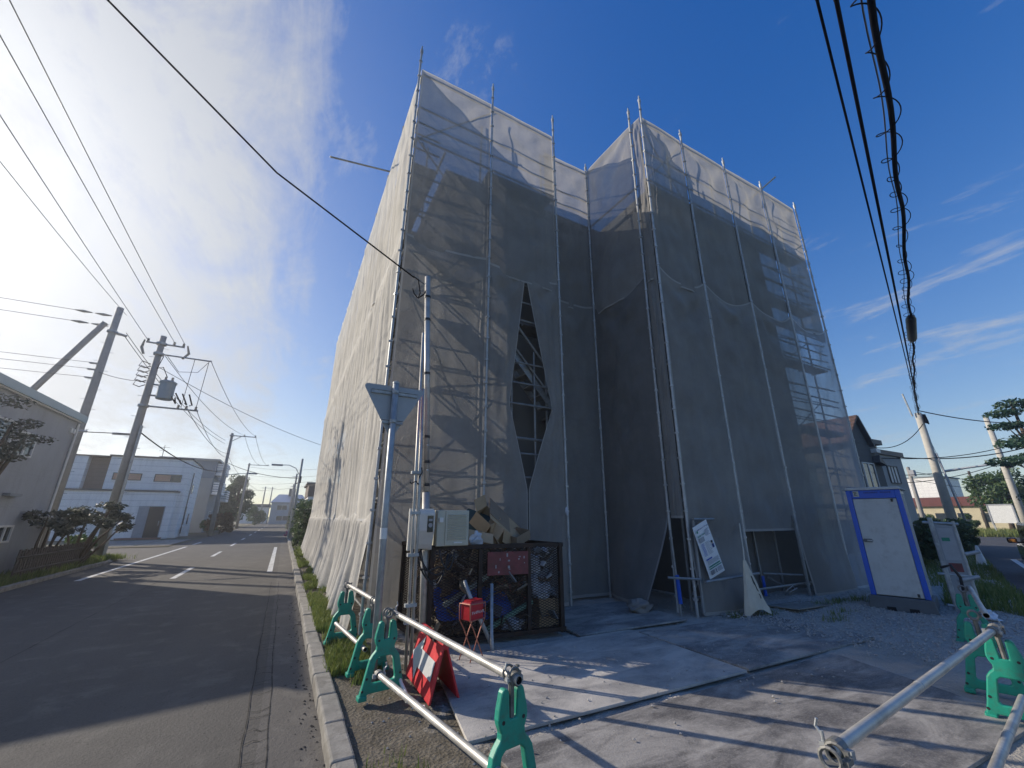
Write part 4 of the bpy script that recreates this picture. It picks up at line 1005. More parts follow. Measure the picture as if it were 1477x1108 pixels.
# cream cloth bag
t = thing('cloth_bag', 'cream cloth sack tied to the pole beside the doorway opening', 'sack', (7.25,4.72,.05))
def bagf(u, v):
    z = lerp(.07, .86, v); w = lerp(.33, .035, v**.9); x = lerp(7.26, 7.11, v**.8) ; a = 2*PI*u
    rip = 1 + .10*math.sin(a*7+v*2)*v + .14*noise.noise(Vector((math.cos(a)*1.5,math.sin(a)*1.5,v*2.5)))
    return Vector((x + w*math.cos(a)*rip, 4.72 + .34*w*math.sin(a)*rip, z + (.05*math.sin(a*3+1))*(1-v)**3))
b = MB().grid(bagf, 48, 30); b.uv = None; b.build('sack', M['clothbag'], t, smooth=True)
k = MB()
def bagp(px, z): 
    v = (z-.10)/.76; a = -PI/2 + px; p = bagf((a/(2*PI))%1, v); return p + Vector((0,-.006,0))
for pts in ([(.02,.60),(.10,.58)],[(.06,.63),(.05,.52)],[(.02,.55),(.10,.50)],[(.14,.60),(.22,.56)],[(.18,.62),(.17,.50)],[(.13,.54),(.25,.46)],[(.22,.54),(.24,.42)],[(.24,.36),(.32,.35),(.33,.31),(.26,.30)],[(.20,.48),(.30,.40)]):
    k.path([bagp(*p) for p in pts], .006, 5)
k.build('brush_marking', M['ink'], t)
MB().path([(7.11,4.72,.85),(7.25,4.80,1.0),(7.72,5.10,1.45)], .012, 6).build('cord', M['clothbag'], t)
boardthing((8.55,4.72,.05),(1.25,.55,.014),(-.05,.02,.02), M['conc'], 'grey plywood sheet laid as a ramp before the doorway opening', 'plywood_sheet', 'plywood')
tag(MB().path([(9.3,5.4,.05),(9.2,5.3,.16),(9.35,5.25,.24),(9.5,5.3,.16),(9.38,5.36,.08),(9.25,5.28,.12),(9.4,5.2,.2)], .012, 6).build('hose', M['greyprint'], smooth=True, loc=(9.35,5.3,0)), 'coil of grey hose just inside the doorway opening', 'hose')
tag(MB().path([(5.75,5.95,.03),(5.9,5.85,.02),(6.02,5.9,.08),(5.98,6.0,.03)], .010, 6).build('rope', M['clothbag'], smooth=True, loc=(5.85,5.9,0)), 'pale rope end on the ground under the swept-aside netting', 'rope')
b = crumple((5.62,5.78,.10),(.42,.30,.20),71,12,.7); tag(b.build('folded_net', M['netdark'], smooth=True, loc=(5.62,5.78,0)), 'bundled corner of netting lying on the ground by the recess', 'netting')
tag(crumple((4.78,6.62,1.68),(.06,.06,.16),77,6,.5).build('plastic_scrap', M['bagwhite'], loc=(4.78,6.62,1.6)), 'white plastic scrap tied to the third front pole', 'plastic')
# ------------------------------------------------------------------ portable toilet
t = thing('portable_toilet', 'grey portable toilet with a bright blue frame standing on the gravel', 'toilet', (9.55,3.98,.03), math.radians(-75))
MB().box((.355,.40,.10),(.84,.86,.20)).build('base', M['toiletbase'], t, local=True)
k = MB(); k.prism([(-.09,.0),(.80,.0),(.77,.22),(-.06,.22)], (0,-.09,0), (1,0,0), (0,0,1), (0,.055,0)); bevel(k.build('skirt', M['toiletbase'], t, local=True), .012, 2)
MB().box((.21,-.094,.03),(.12,.01,.06)).build('fork_slot', M['bopen'], t, local=True); MB().box((.50,-.094,.03),(.12,.01,.06)).build('fork_slot', M['bopen'], t, local=True)
bevel(MB().box((.355,.40,1.12),(.76,.76,1.80)).build('body', M['toiletgrey'], t, local=True), .02, 2)
k = MB()
for x in (.005,.705): k.box((x,-.0,1.12),(.075,.06,1.80))
k.box((.355,-.0,1.945),(.624,.06,.15)); bevel(k.build('frame', M['toiletblue'], t, local=True), .006, 2)
for y0 in (.76,): pass
bevel(MB().box((.355,-.012,1.045),(.615,.03,1.63)).build('door', M['toiletgrey'], t, local=True), .006, 2)
k = MB(); k.prism([(-.06,-.03),(.05,-.03),(.07,0),(.05,.03),(-.06,.03),(-.075,0)], (.125,-.028,1.13), (1,0,0), (0,0,1), (0,-.012,0)); k.build('lock_plate', M['toiletbase'], t, local=True)
k = MB(); k.box((.15,-.048,1.13),(.075,.012,.025)); k.build('handle', M['galv'], t, local=True)
for z in (1.83,.27): MB().box((.60,-.036,z),(.03,.03,.05)).build('hinge', M['black'], t, local=True)
k = MB(); k.prism([(-.08,0),(.79,0),(.73,.05),(-.01,.05)], (0,-.05,2.021), (1,0,0), (0,0,1), (0,.86,0)); bevel(k.build('roof', M['toiletgrey'], t, local=True), .01, 2)
MB().box((.115,-.0325,1.955),(.085,.005,.10)).build('sticker', M['beige'], t, local=True)
k = MB()
for i in range(4): k.box((.10+.01*(i%2),-.036,1.985-.018*i),(.05-.012*(i%3),.002,.009))
k.build('print_line', M['ink'], t, local=True)
k = MB(); x = .24
for w in (.018,.03,.025,.02,.03,.018,.025,0,.03,.02,.028,.02,.03): 
    if w: k.box((x,-.0325,1.975),(w*.75,.004,.024)); k.box((x+w*.1,-.033,1.967),(w*.9,.004,.006))
    x += .03
k.build('lettering', mat('dark blue print', (.008,.03,.20), .5, 0, .05, 5), t, local=True)
k = MB()
for i in range(6): k.box((.738,.16+.09*i,1.1),(.008,.02,1.7))
k.build('rib', M['toiletgrey'], t, local=True)
tag(MB().path([(10.05,3.12,.75),(10.02,2.98,.80),(10.06,2.92,.62),(10.12,2.95,.38),(10.2,3.0,.12)], .022, 8).build('drain_hose', M['black'], smooth=True, loc=(10.1,3.0,0)), 'black hose looping down beside the toilet', 'hose')
# sign panel beside the toilet
t = thing('sign_panel', 'grey gate panel of pipes carrying faded notices, beside the toilet', 'panel', (10.6,2.85,0))
pa, pb = Vector((10.42,3.20,0)), Vector((10.59,2.94,0)); up = Vector((0,0,1)); pd = (pb-pa).normalized()
for s in (0,.08,1.): p = pa.lerp(pb, s); MB().tube(p-up*.02, p+up*(1.56 if s < .5 else 1.50), .024, n=10).build('post', M['galv'], t)
for z in (1.48,.62,.12): MB().tube(pa+up*z-pd*.1, pb+up*(z-.03)+pd*.06, .022, n=8).build('rail', M['galv'], t)
b = MB(); q = [pa.lerp(pb,.12)+up*.1, pa.lerp(pb,.96)+up*.08, pa.lerp(pb,.96)+up*1.42, pa.lerp(pb,.12)+up*1.45]; nn = Vector((pd.y,-pd.x,0))*-.02
nn = Vector((-abs(pd.y), -abs(pd.x), 0))*.01
b.add([*[v+nn for v in q], *[v-nn for v in q]], [(0,1,2,3),(7,6,5,4),(0,4,5,1),(1,5,6,2),(2,6,7,3),(3,7,4,0)]); b.build('panel', mat('grey panel sheet', (.27,.29,.31), .6, .1, .1, 4), t)
def psign(u0,u1,z0,z1,m,nm): 
    a_, b_ = pa.lerp(pb,u0)+nn*1.4, pa.lerp(pb,u1)+nn*1.4; MB().quad(a_+up*z0,b_+up*z0,b_+up*z1,a_+up*z1).build(nm, m, t)
psign(.2,.85,.85,1.38,M['greyprint'],'notice'); 
nn = nn*1.15; psign(.28,.62,1.16,1.22,M['greenink'],'print_block'); psign(.66,.82,1.14,1.24,M['greyprint'],'print_block'); psign(.25,.8,.66,.80,M['maroon'],'print_block')
for i in range(5): psign(.3,.75,.95+.03*i,.96+.03*i,M['greyprint'],'print_line')
for (p, q_) in (((10.60,2.92,.95),(10.70,2.76,1.0)),((10.48,3.08,.52),(10.62,2.84,.60))): MB().tube(p, q_, .03, n=10).build('stub_pipe', M['galv'], t)
crumple((10.15,2.82,.06),(.55,.35,.14),91,10,.6)
tag(crumple((10.15,2.85,.06),(.55,.35,.14),91,10,.6).build('plastic_scrap', M['bagwhite'], loc=(10.15,2.85,0)), 'pale plastic scraps on the ground between toilet and sign panel', 'plastic')
# traffic cone
t = thing('traffic_cone', 'white traffic cone standing on the grass before the bush', 'cone', (21.4,5.55,-.02))
MB().lathe([(.15,.03),(.135,.06),(.035,.62),(.02,.64)], (21.4,5.55,-.02), 16).build('body', M['white'], t, smooth=False); MB().box((21.4,5.55,-.0),(.38,.38,.03)).build('base', M['greenink'], t)

# ------------------------------------------------------------------ black car
M['carblack'] = mat('black car paint', (.010,.010,.012), .18, .0, .1, 3, spec=.6, coat=1.)
M['carroofsky'] = mat('car roof coloured as reflected sky', (.45,.52,.56), .25, 0, .05, 3, coat=1.)  # pale blue colour imitates the sky reflected in the roof
M['amber'] = newmat('lit amber lamp'); _t = NT(M['amber']); _b = _t.n['Principled BSDF']; _b.inputs['Base Color'].default_value = (.9,.35,.03,1); _b.inputs['Emission Color'].default_value = (1,.42,.06,1); _b.inputs['Emission Strength'].default_value = 3.5
t = thing('parked_car', 'black boxy small car with painted sky sheen on roof and lit amber rear lamp', 'car', (17.28+.962*1.7+.274*.74, 3.50+.274*1.7-.962*.74, -.086), math.atan2(.274,.962))
hw = .74
side = [(-1.70,.24),(-1.70,.62),(-1.66,.86),(1.62,.86),(1.70,.55),(1.70,.24)]
bevel(MB().prism(side, (0,-hw,0), (1,0,0), (0,0,1), (0,2*hw,0)).build('body', M['carblack'], t, local=True), .06, 3)
cab = [(-1.64,.85),(-1.58,1.40),(-1.50,1.47),(.35,1.47),(.95,.85)]
bevel(MB().prism(cab, (0,-hw+.05,0), (1,0,0), (0,0,1), (0,2*hw-.10,0)).build('cabin', M['carblack'], t, local=True), .05, 3)
bevel(MB().prism([(-1.56,1.455),(-1.46,1.50),(.30,1.50),(.40,1.46)], (0,-hw+.07,0), (1,0,0), (0,0,1), (0,2*hw-.14,0)).build('roof', M['carroofsky'], t, local=True), .02, 2)
for sy in (-1, 1):
    for pts in ([(-1.46,.92),(-1.42,1.38),(-.72,1.38),(-.72,.92)], [(-.66,.92),(-.66,1.38),(.28,1.38),(.72,.92)]):
        MB().prism(pts, (0,sy*(hw-.052),0), (1,0,0), (0,0,1), (0,sy*.006,0)).build('window', M['glassdark'], t, local=True)
    MB().prism([(-.69,.30),(-.69,.86),(.62,.86),(.62,.30)], (0,sy*(hw+.001),0), (1,0,0), (0,0,1), (0,sy*.004,0)).build('door', M['carblack'], t, local=True)
    k = MB().box((.62,sy*(hw+.12),.98),(.10,.20,.15)); bevel(k.build('mirror', M['carblack'], t, local=True), .03, 2)
    MB().box((.60,sy*(hw-.0),.93),(.05,.10,.04)).build('mirror_arm', M['black'], t, local=True)
    bevel(MB().box((-1.655,sy*(hw-.075),.98),(.09,.12,.22)).build('tail_lamp', M['amber'], t, local=True), .015, 2)
    MB().box((-1.66,sy*(hw-.075),.83),(.09,.12,.07)).build('tail_lens', M['redmetal'], t, local=True)
    MB().box((-.60,sy*(hw+.012),.76),(.16,.025,.03)).build('handle', M['black'], t, local=True)
    for x in (-1.12, 1.15):
        w = MB().tube((x,sy*(hw-.15),.27),(x,sy*(hw+.005),.27),.27,n=24); wo = bevel(w.build('wheel', M['black'], t, local=True), .025, 2)
        MB().tube((x,sy*(hw-.02),.27),(x,sy*(hw+.012),.27),.165,n=16).build('rim', M['greyprint'], wo, local=True)
MB().box((-1.60,0,1.15),(.05,1.06,.40), M=Matrix.Rotation(.10,3,'Y')).build('rear_window', M['glassdark'], t, local=True)
bevel(MB().box((-1.72,0,.38),(.10,1.42,.22)).build('bumper', M['carblack'], t, local=True), .03, 2)
MB().box((-1.712,0,.66),(.02,.33,.165)).build('number_plate', M['whitepl'], t, local=True)

# ------------------------------------------------------------------ houses
def pane_window(parent, plane, a0, a1, z0, z1, at, fr, gl, mull=1, out=-1):
    """window on plane x=at or y=at; out = outward sign"""
    b, g = MB(), MB(); w = .05
    def put(B, p0, p1, q0, q1, d0, d1):
        if plane == 'y': B.slab(p0, p1, min(at+out*d0, at+out*d1), max(at+out*d0, at+out*d1), q0, q1)
        else: B.slab(min(at+out*d0, at+out*d1), max(at+out*d0, at+out*d1), p0, p1, q0, q1)
    put(b, a0-w, a1+w, z0-w, z0, .003, .06); put(b, a0-w, a1+w, z1, z1+w, .003, .06)
    put(b, a0-w, a0, z0+.001, z1-.001, .003, .06); put(b, a1, a1+w, z0+.001, z1-.001, .003, .06)
    for i in range(mull):
        m_ = lerp(a0, a1, (i+1)/(mull+1)); put(b, m_-.03, m_+.03, z0+.001, z1-.001, .003, .05)
    put(g, a0+.001, a1-.001, z0+.001, z1-.001, .004, .02)
    o = b.build('window', fr, parent); g.build('pane', gl, o); return o
M['stucco'] = mat('grey rough stucco', (.37,.39,.42), .95, 0, .10, .7, dirt=.12, bump=.012, bs=22)
M['fascia'] = mat('pale blue fascia', (.34,.42,.46), .5, .1, .08, 3)
M['roofmetal'] = mat('grey roof sheet', (.26,.28,.30), .5, .3, .1, 2)
h = thing('stucco_house', 'grey stucco house with pale fascia on the left behind the shrubs', 'house', (-10,16,0))
MB().slab(-14,-6.6,13.4,18.8,-.2,4.62).build('wall', M['stucco'], h)
k = MB(); k.prism([(-14.3,4.66),(-6.52,4.66),(-6.52,4.70),(-10.3,5.0),(-14.3,4.70)], (0,13.2,0), (1,0,0), (0,0,1), (0,5.8,0)); k.build('roof', M['roofmetal'], h)
MB().slab(-6.515,-6.48,13.18,19.02,4.64,4.86).build('fascia', M['fascia'], h)
MB().slab(-6.6,-6.52,13.41,18.8,4.60,4.635).build('soffit', M['white'], h)
for a0,a1,z0,z1,gl in ((15.72,16.5,3.2,3.74,'glassdark'),(16.35,16.95,.95,1.30,'glassdark'),(13.6,15.3,3.0,3.9,'glassdark')): pane_window(h,'x',a0,a1,z0,z1,-6.6,M['white'],M[gl],1,1)
MB().slab(-6.595,-6.45,16.0,16.6,2.10,2.17).build('window_hood', M['roofmetal'], h)
k = MB(); k.slab(-6.598,-6.54,18.3,18.42,4.2,4.34); k.slab(-6.598,-6.54,18.5,18.62,4.2,4.34); k.build('vent', M['white'], h)
k = MB().tube((-6.56,18.72,.1),(-6.56,18.72,4.55),.035,n=8); k.build('downpipe', M['white'], h)
MB().slab(-6.598,-6.42,17.9,18.75,1.55,1.60).build('meter_shelf', M['white'], h)

M['sidewhite'] = mat('white siding', (.86,.85,.83), .7, 0, .05, 1.2, dirt=.06)
M['brown'] = mat('brown siding', (.20,.15,.13), .8, 0, .1, 3)
M['ledge'] = mat('dark trim', (.10,.10,.105), .6, 0, .1, 3)
M['warmpane'] = mat('warm sky reflection painted on panes', (.60,.36,.24), .5, 0, .12, 1.5)  # pane colour imitates warm sky reflected in the glass
def siding(key, period, axis=2, dark=.72, w=.07):
    m = M[key]; t = NT(m); b = t.n['Principled BSDF']; lk = b.inputs['Base Color'].links[0]; src = lk.from_socket
    tc = t.node('ShaderNodeTexCoord').outputs['Object']; x = t.node('ShaderNodeSeparateXYZ'); t.link(tc, x.inputs[0])
    f = t.math('LESS_THAN', t.math('FRACT', t.math('DIVIDE', x.outputs[axis], period)), w)
    f2 = t.noise(tc, .9, 5, .65); st = t.node('ShaderNodeMapping', inp={'Scale':(3,3,.25)}); t.link(tc, st.inputs[0])
    c = t.mix(t.math('MULTIPLY', f, 1-dark), src, (.02,.02,.02)); c = t.mix(t.math('MULTIPLY', t.ramp(t.noise(st.outputs[0], 1.6, 4, .6), [(.5,0.),(.8,1.)]), .22), c, (.16,.15,.14))
    t.link(c, b.inputs['Base Color'])
siding('sidewhite', .455); siding('brown', .303, 2, .6); siding('stucco', .91, 2, .92, .012)
h = thing('white_house', 'white two-storey house with dark door and long strip windows', 'house', (-11,46,0))
MB().prism([(-12.6,43.0),(-7.45,43.0),(-7.75,50.4),(-12.6,50.4)], (0,0,-.1), (1,0,0), (0,1,0), (0,0,6.2)).build('wall', M['sidewhite'], h)
MB().slab(-15.6,-12.605,43.6,50.3,-.1,6.0).build('brown_wall', M['brown'], h)
MB().slab(-17.5,-13.9,43.0,50.2,-.1,6.02).build('wing_wall', M['sidewhite'], h)
MB().slab(-17.6,-7.85,42.2,42.995,-.1,3.42).build('porch_wall', M['sidewhite'], h)
MB().slab(-17.7,-7.75,42.1,43.0,3.425,3.55).build('ledge', M['ledge'], h)
MB().prism([(-12.7,42.9),(-7.36,42.9),(-7.66,50.5),(-12.7,50.5)], (0,0,6.103), (1,0,0), (0,1,0), (0,0,.12)).build('roof', M['ledge'], h)
MB().slab(-17.6,-12.72,42.95,50.3,6.03,6.12).build('wing_roof', M['brown'], h)
pane_window(h,'y',-12.15,-10.5,4.35,4.80,43.0,M['ledge'],M['warmpane'],0); pane_window(h,'y',-9.6,-8.6,4.30,4.80,43.0,M['ledge'],M['warmpane'],0); pane_window(h,'y',-8.5,-7.95,4.30,4.80,43.0,M['ledge'],M['glassdark'],0)
k = MB().slab(-9.9,-8.3,42.17,42.195,.02,2.35); k.build('porch_recess', M['greyprint'], h)
d_ = MB().slab(-9.25,-8.35,42.14,42.165,.02,2.30).build('door', mat('dark brown door', (.06,.045,.04), .5, 0, .15, 4), h); MB().slab(-8.5,-8.45,42.09,42.135,.9,1.25).build('handle', M['galv'], d_)
MB().slab(-10.6,-8.1,41.2,42.19,-.06,.04).build('step', mat('brick step', (.28,.15,.11), .85, 0, .15, 6), h)
def sidewin(y0, y1, z0, z1): k = MB(); x = -7.45-.3*((y0+y1)/2-43)/7.4; k.slab(x-.01,x+.045,y0,y1,z0,z1); o = k.build('window', M['ledge'], h); MB().slab(x+.046,x+.05,y0+.05,y1-.05,z0+.05,z1-.05).build('pane', M['glassdark'], o)
sidewin(46.2,46.6,3.5,4.3); sidewin(45.2,45.7,.9,2.4); sidewin(47.6,48.0,.9,1.8)
MB().tube((-7.46,45.0,.2),(-7.46,45.0,5.2),.04,n=6).build('downpipe', M['ledge'], h)
k = MB().tube((-10.2,46,6.2),(-10.2,46,7.6),.025,n=5); k.tube((-10.6,46,7.4),(-9.8,46,7.4),.015,n=5); k.tube((-10.5,46,7.1),(-9.9,46,7.1),.015,n=5); k.build('aerial', M['wirethin'], h)
k = MB().slab(-7.35,-6.95,44.6,45.4,0,.8); k.build('outdoor_unit', M['white'], h)
h = thing('blue_house', 'grey-blue house with slatted balconies behind the white house', 'house', (-9,58,0))
MB().slab(-12.5,-7.5,56,66,-.1,5.6).build('lower_wall', mat('grey siding', (.27,.29,.30), .8, 0, .08, 1), h)
MB().slab(-12.5,-7.45,55.96,66.04,5.605,7.5).build('upper_wall', mat('blue grey siding', (.15,.19,.24), .7, 0, .08, 1), h)
MB().slab(-12.6,-7.2,55.8,66.2,7.503,7.7).build('roof', M['roofmetal'], h)
for y0, z0 in ((56.5,6.1),(56.3,4.0),(61.5,3.4)):
    k = MB(); 
    for i in range(5): k.slab(-7.40,-6.55,y0,y0+.05,z0+.25*i,z0+.25*i+.17); k.slab(-6.55,-6.5,y0,y0+2.6,z0+.25*i,z0+.25*i+.17)
    k.slab(-7.44,-6.5,y0,y0+2.6,z0-.12,z0-.01); k.build('balcony', M['sidewhite'], h)
pane_window(h,'x',58,59.4,1.0,2.1,-7.5,M['white'],M['glassdark'],1,1); pane_window(h,'x',62,63.4,1.0,2.1,-7.5,M['white'],M['glassdark'],1,1); pane_window(h,'x',63.5,64.8,4.0,5.2,-7.5,M['white'],M['glassdark'],1,1)
h = thing('end_house', 'pale grey house with metal roof at the far end of the street', 'house', (.2,112,0))
MB().slab(-2.8,4.4,110,118,-.1,4.7).build('wall', mat('pale grey siding', (.45,.46,.47), .8, 0, .06, 1), h)
MB().prism([(-.5,4.7),(8.5,4.7),(7.6,6.9),(.4,6.9)], (-3,113,0), (1,0,0), (0,0,1), (0,2,0))
k = MB(); k.add([(-3.1,109.6,4.65),(4.7,109.6,4.65),(4.7,118.4,4.65),(-3.1,118.4,4.65),(-1.7,114,6.6),(3.3,114,6.6)], [(0,1,5,4),(1,2,5),(2,3,4,5),(3,0,4),(3,2,1,0)])
rf = k.build('roof', mat('shiny grey roof', (.42,.45,.50), .35, .4, .06, 1), h); MB().slab(.3,.9,113,113.6,6.2,7.9).build('chimney', M['ledge'], rf)
for a0,a1,z0 in ((-1.6,.4,3.0),(1.4,3.4,3.0),(-1.4,1.,.7),(2.,3.6,.7)): pane_window(h,'y',a0,a1,z0,z0+1.0,110,M['white'],M['glassdark'],1)
h = thing('grey_roof_house', 'low house with grey roof left of the pale end house', 'house', (-6,125,0))
MB().slab(-9.5,-3.6,122,130,-.1,3.8).build('wall', M['sidewhite'], h); MB().slab(-9.9,-3.3,121.6,130.4,3.803,4.5).build('roof', M['ledge'], h); pane_window(h,'y',-7,-5,1.6,2.8,122,M['ledge'],M['glassdark'],1)
h = thing('brown_roof_house', 'house with brown upper storey behind the hedges on the right of the street', 'house', (5,70,0))
MB().slab(2.6,9,64,74,-.1,4.2).build('wall', M['sidewhite'], h); MB().slab(2.5,9.1,63.9,74.1,4.203,5.9).build('upper_wall', mat('brown boards', (.13,.10,.08), .8, 0, .1, 1), h); MB().slab(2.2,9.4,63.6,74.4,5.903,6.1).build('roof', M['ledge'], h)

# houses to the right of the building
M['darkside'] = mat('dark slate siding', (.075,.085,.095), .75, 0, .1, 1.5)
siding('darkside', .30, 2, .7)
M['tile'] = mat('brown roof tile', (.10,.06,.05), .7, 0, .25, 5)
h = thing('dark_house', 'dark slate house with steep brown tiled gable beyond the netting', 'house', (25.5,12,0))
MB().slab(24.1,27.1,9.5,19,-.1,5.15).build('wall', M['darkside'], h)
k = MB(); k.prism([(24.12,5.16),(26.15,5.16),(25.35,6.45)], (0,9.5,0), (1,0,0), (0,0,1), (0,6,0)); k.build('gable_wall', M['darkside'], h)
def slope(x0,z0,x1,z1,y0,y1,th,m,nm,par,rows=0):
    n_ = Vector((z0-z1,0,x1-x0)).normalized()*th; b = MB(); a=[Vector((x0,y0,z0)),Vector((x1,y0,z1)),Vector((x1,y1,z1)),Vector((x0,y1,z0))]
    if n_.z < 0: n_ = -n_
    b.add([*a,*[p+n_ for p in a]], [(3,2,1,0),(4,5,6,7),(0,1,5,4),(1,2,6,5),(2,3,7,6),(3,0,4,7)])
    for i in range(rows):
        p = a[0].lerp(a[1],(i+.5)/rows)+n_*1.1; q = a[3].lerp(a[2],(i+.5)/rows)+n_*1.1; b.tube(p,q,.035,n=5)
    return b.build(nm, m, par)
slope(23.75,5.0,25.35,6.5,9.3,15.6,.10,M['tile'],'roof',h,7); slope(25.35,6.5,26.35,5.0,9.3,15.6,.10,M['ledge'],'roof',h)
MB().slab(26.3,27.3,9.3,19.2,5.155,5.4).build('parapet', M['ledge'], h)
pane_window(h,'y',24.9,26.05,2.75,4.1,9.5,M['white'],M['glassdark'],1)
MB().slab(26.25,26.7,9.25,9.49,4.7,4.9).build('wall_lamp', M['white'], h); MB().prism([(0,0),(.7,-.15),(.1,.35)], (26.2,9.2,4.2), (1,0,0), (0,0,1), (0,.28,0)).build('awning', M['ledge'], h)
h = thing('pale_house', 'pale grey flat-roofed house next to the dark gabled house', 'house', (29,12,0))
MB().slab(27.35,30.3,9.7,17.5,-.1,4.75).build('wall', mat('pale grey render', (.36,.38,.39), .85, 0, .06, 1, dirt=.06), h)
MB().slab(27.31,30.42,9.58,17.6,4.753,5.0).build('parapet', M['ledge'], h)
MB().slab(27.15,27.34,9.62,9.9,0,4.7).build('corner_pipe', M['ledge'], h)
pane_window(h,'y',28.2,29.3,3.3,4.15,9.7,M['ledge'],M['white'],2); pane_window(h,'y',27.9,29.0,1.0,1.8,9.7,M['ledge'],M['glassdark'],1)
h = thing('cream_house', 'cream rendered house seen dimly through the end netting', 'house', (19,13,0))
MB().slab(15.8,20.5,9.5,18,-.1,3.6).build('wall', mat('cream render', (.50,.46,.34), .85, 0, .08, 1), h); MB().slab(15.6,20.7,9.3,18.2,3.603,3.85).build('roof', M['roofmetal'], h); pane_window(h,'y',17,18.2,1.2,2.3,9.5,M['white'],M['glassdark'],1)
h = thing('maroon_roof_building', 'long low cream building with a maroon roof beyond the field', 'building', (84,21,0))
MB().slab(80,88,16.6,27,-.1,2.9).build('wall', mat('cream block wall', (.55,.48,.33), .85, 0, .1, .6), h); MB().slab(79.6,88.4,16.2,27.4,2.903,4.1).build('roof', mat('maroon roof', (.13,.035,.03), .6, 0, .15, 1), h)
for y in (18.2, 20.4, 22.6, 24.8): MB().slab(79.93,79.995,y,y+1.1,.9,2.0).build('window', M['glassdark'], h)
h = thing('white_hall', 'tall plain white hall standing far behind the utility pole', 'building', (94,26,0))
MB().slab(90,100,25.4,29.5,-.1,7.6).build('wall', M['sidewhite'], h); MB().slab(89.8,100.2,25.2,29.7,7.603,7.8).build('roof', M['fascia'], h)
t = thing('white_board', 'blank white board on the field edge, right of the leaning thin pole', 'board', (58,12.6,0))
MB().slab(58,58.12,11.95,13.4,1.0,2.55).build('panel', M['white'], t); k = MB(); k.slab(57.97,58.15,11.85,11.945,.9,2.62); k.slab(57.97,58.15,13.405,13.5,.9,2.62); k.slab(57.97,58.15,11.85,13.5,2.56,2.66); k.build('frame', M['greyprint'], t)
for y in (11.9,13.45): MB().slab(58.16,58.28,y-.05,y+.05,-.2,2.5).build('post', M['galv'], t)
# ------------------------------------------------------------------ utility poles
def upole(base, top, r0, r1, label, m='concpole', group='utility poles along the streets', steps=True):
    t = thing('utility_pole', label, 'utility pole', (*base, 0), 0, group)
    b_, tp = Vector((*base,-.2)), Vector(top); t['_'] = 0; del t['_']
    MB().path([b_, b_.lerp(tp,.5), tp], r0, 16, True, [r0, (r0+r1)/2, r1]).build('pole', M[m], t, smooth=True)
    MB().lathe([(r1*1.02,0),(r1*1.02,.03),(0,.06)], tp, 12).build('cap', M['galv'], t)
    if steps:
        k = MB(); n = int((tp.z-2.2)/.45)
        for i in range(n):
            p = b_.lerp(tp, (2.2+.45*i)/tp.z); s = 1 if i % 2 else -1; k.tube(p, p+Vector((s*.30,0,0)), .010, n=5)
        k.build('step_bolts', M['galv'], t)
    return t, (lambda z: b_.lerp(tp, (z+.2)/(tp.z+.2)))
def insul(c, t, s=1.):
    MB().lathe([(.02*s,-.14*s),(.055*s,-.12*s),(.055*s,-.06*s),(.03*s,-.05*s),(.05*s,-.02*s),(.05*s,.03*s),(.02*s,.05*s)], c, 8).build('insulator', M['concpole'], t)
def arm(t, P, z, x0, x1, w=.07, dirv=(1,0,0), ins=()):
    c = P(z); d = Vector(dirv); a, b_ = c + d*x0, c + d*x1
    MB().tube(a, b_, w/2, n=6).build('crossarm', M['galv'], t)
    for s in ins: insul(c + d*s + Vector((0,0,.14)), t)
    k = MB().tube(c+Vector((0,0,-.05)), c+Vector((0,0,.05)), .20, n=12); k.build('band', M['galv'], t)
# A: the near left pole with the transformer
tA, PA = upole((-6.14,22.7), (-6.14,22.7,9.5), .20, .115, 'leaning-looking grey utility pole with a transformer at the left corner')
arm(tA, PA, 9.15, -.55, .85, .08, ins=(-.5,.45,.8)); arm(tA, PA, 8.65, -.1, 2.0, .07); arm(tA, PA, 6.2, -.15, 1.95, .08, ins=(1.2,1.5,1.85))
for s in (-.62, .95): MB().path([PA(9.15)+Vector((s,0,.1)), PA(9.15)+Vector((s*1.1,.1,-.25)), PA(9.15)+Vector((s*.9,.1,-.55))], .05, 8, True, [.03,.06,.05]).build('insulator', M['concpole'], tA)
p = PA(7.0); b = MB().lathe([(.30,-.42),(.30,.30),(.33,.31),(.33,.38),(.25,.43),(.0,.45)], p+Vector((.62,0,.0)), 18); tr_ = b.build('transformer', mat('grey transformer tank', (.22,.28,.33), .5, .2, .08, 3), tA)
k = MB(); k.tube(p+Vector((.1,0,-.3)), p+Vector((.4,0,-.3)), .04, n=6); k.tube(p+Vector((.1,0,.2)), p+Vector((.4,0,.2)), .04, n=6); k.build('bracket', M['galv'], tr_)
for a_ in (-.12,.12): insul(p+Vector((.62+a_,0,.58)), tA)
for dx in (.3,): MB().path([p+Vector((.55,-.1,.6)), p+Vector((.35,-.2,1.0)), p+Vector((.15,-.2,.9)), p+Vector((.25,-.2,1.5))], .018, 5).build('jumper', M['wire'], tA)
for i in range(5):
    z = 7.2+.22*i; MB().path([PA(z)+Vector((-.12,-.15,0)), PA(z)+Vector((-.45,-.1,.12)), PA(z)+Vector((-.52,-.1,-.12)), PA(z)+Vector((-.3,-.12,-.2)), PA(z)+Vector((-.1,-.18,-.1))], .02, 5).build('jumper', M['wire'], tA)
for x0, x1 in ((1.35,1.30),(1.9,1.85)): MB().tube(PA(8.65)+Vector((x0,0,0)), PA(6.2)+Vector((x1,0,.1)), .012, n=5).build('dropper', M['wire'], tA)
for i in range(4): MB().path([PA(6.2)+Vector((1.0+.2*i,0,.5-.1*i)), PA(6.2)+Vector((1.1+.2*i,-.1,.2)), PA(6.2)+Vector((.75+.25*i,-.1,.7))], .03, 6).build('fuse', M['wire'], tA)
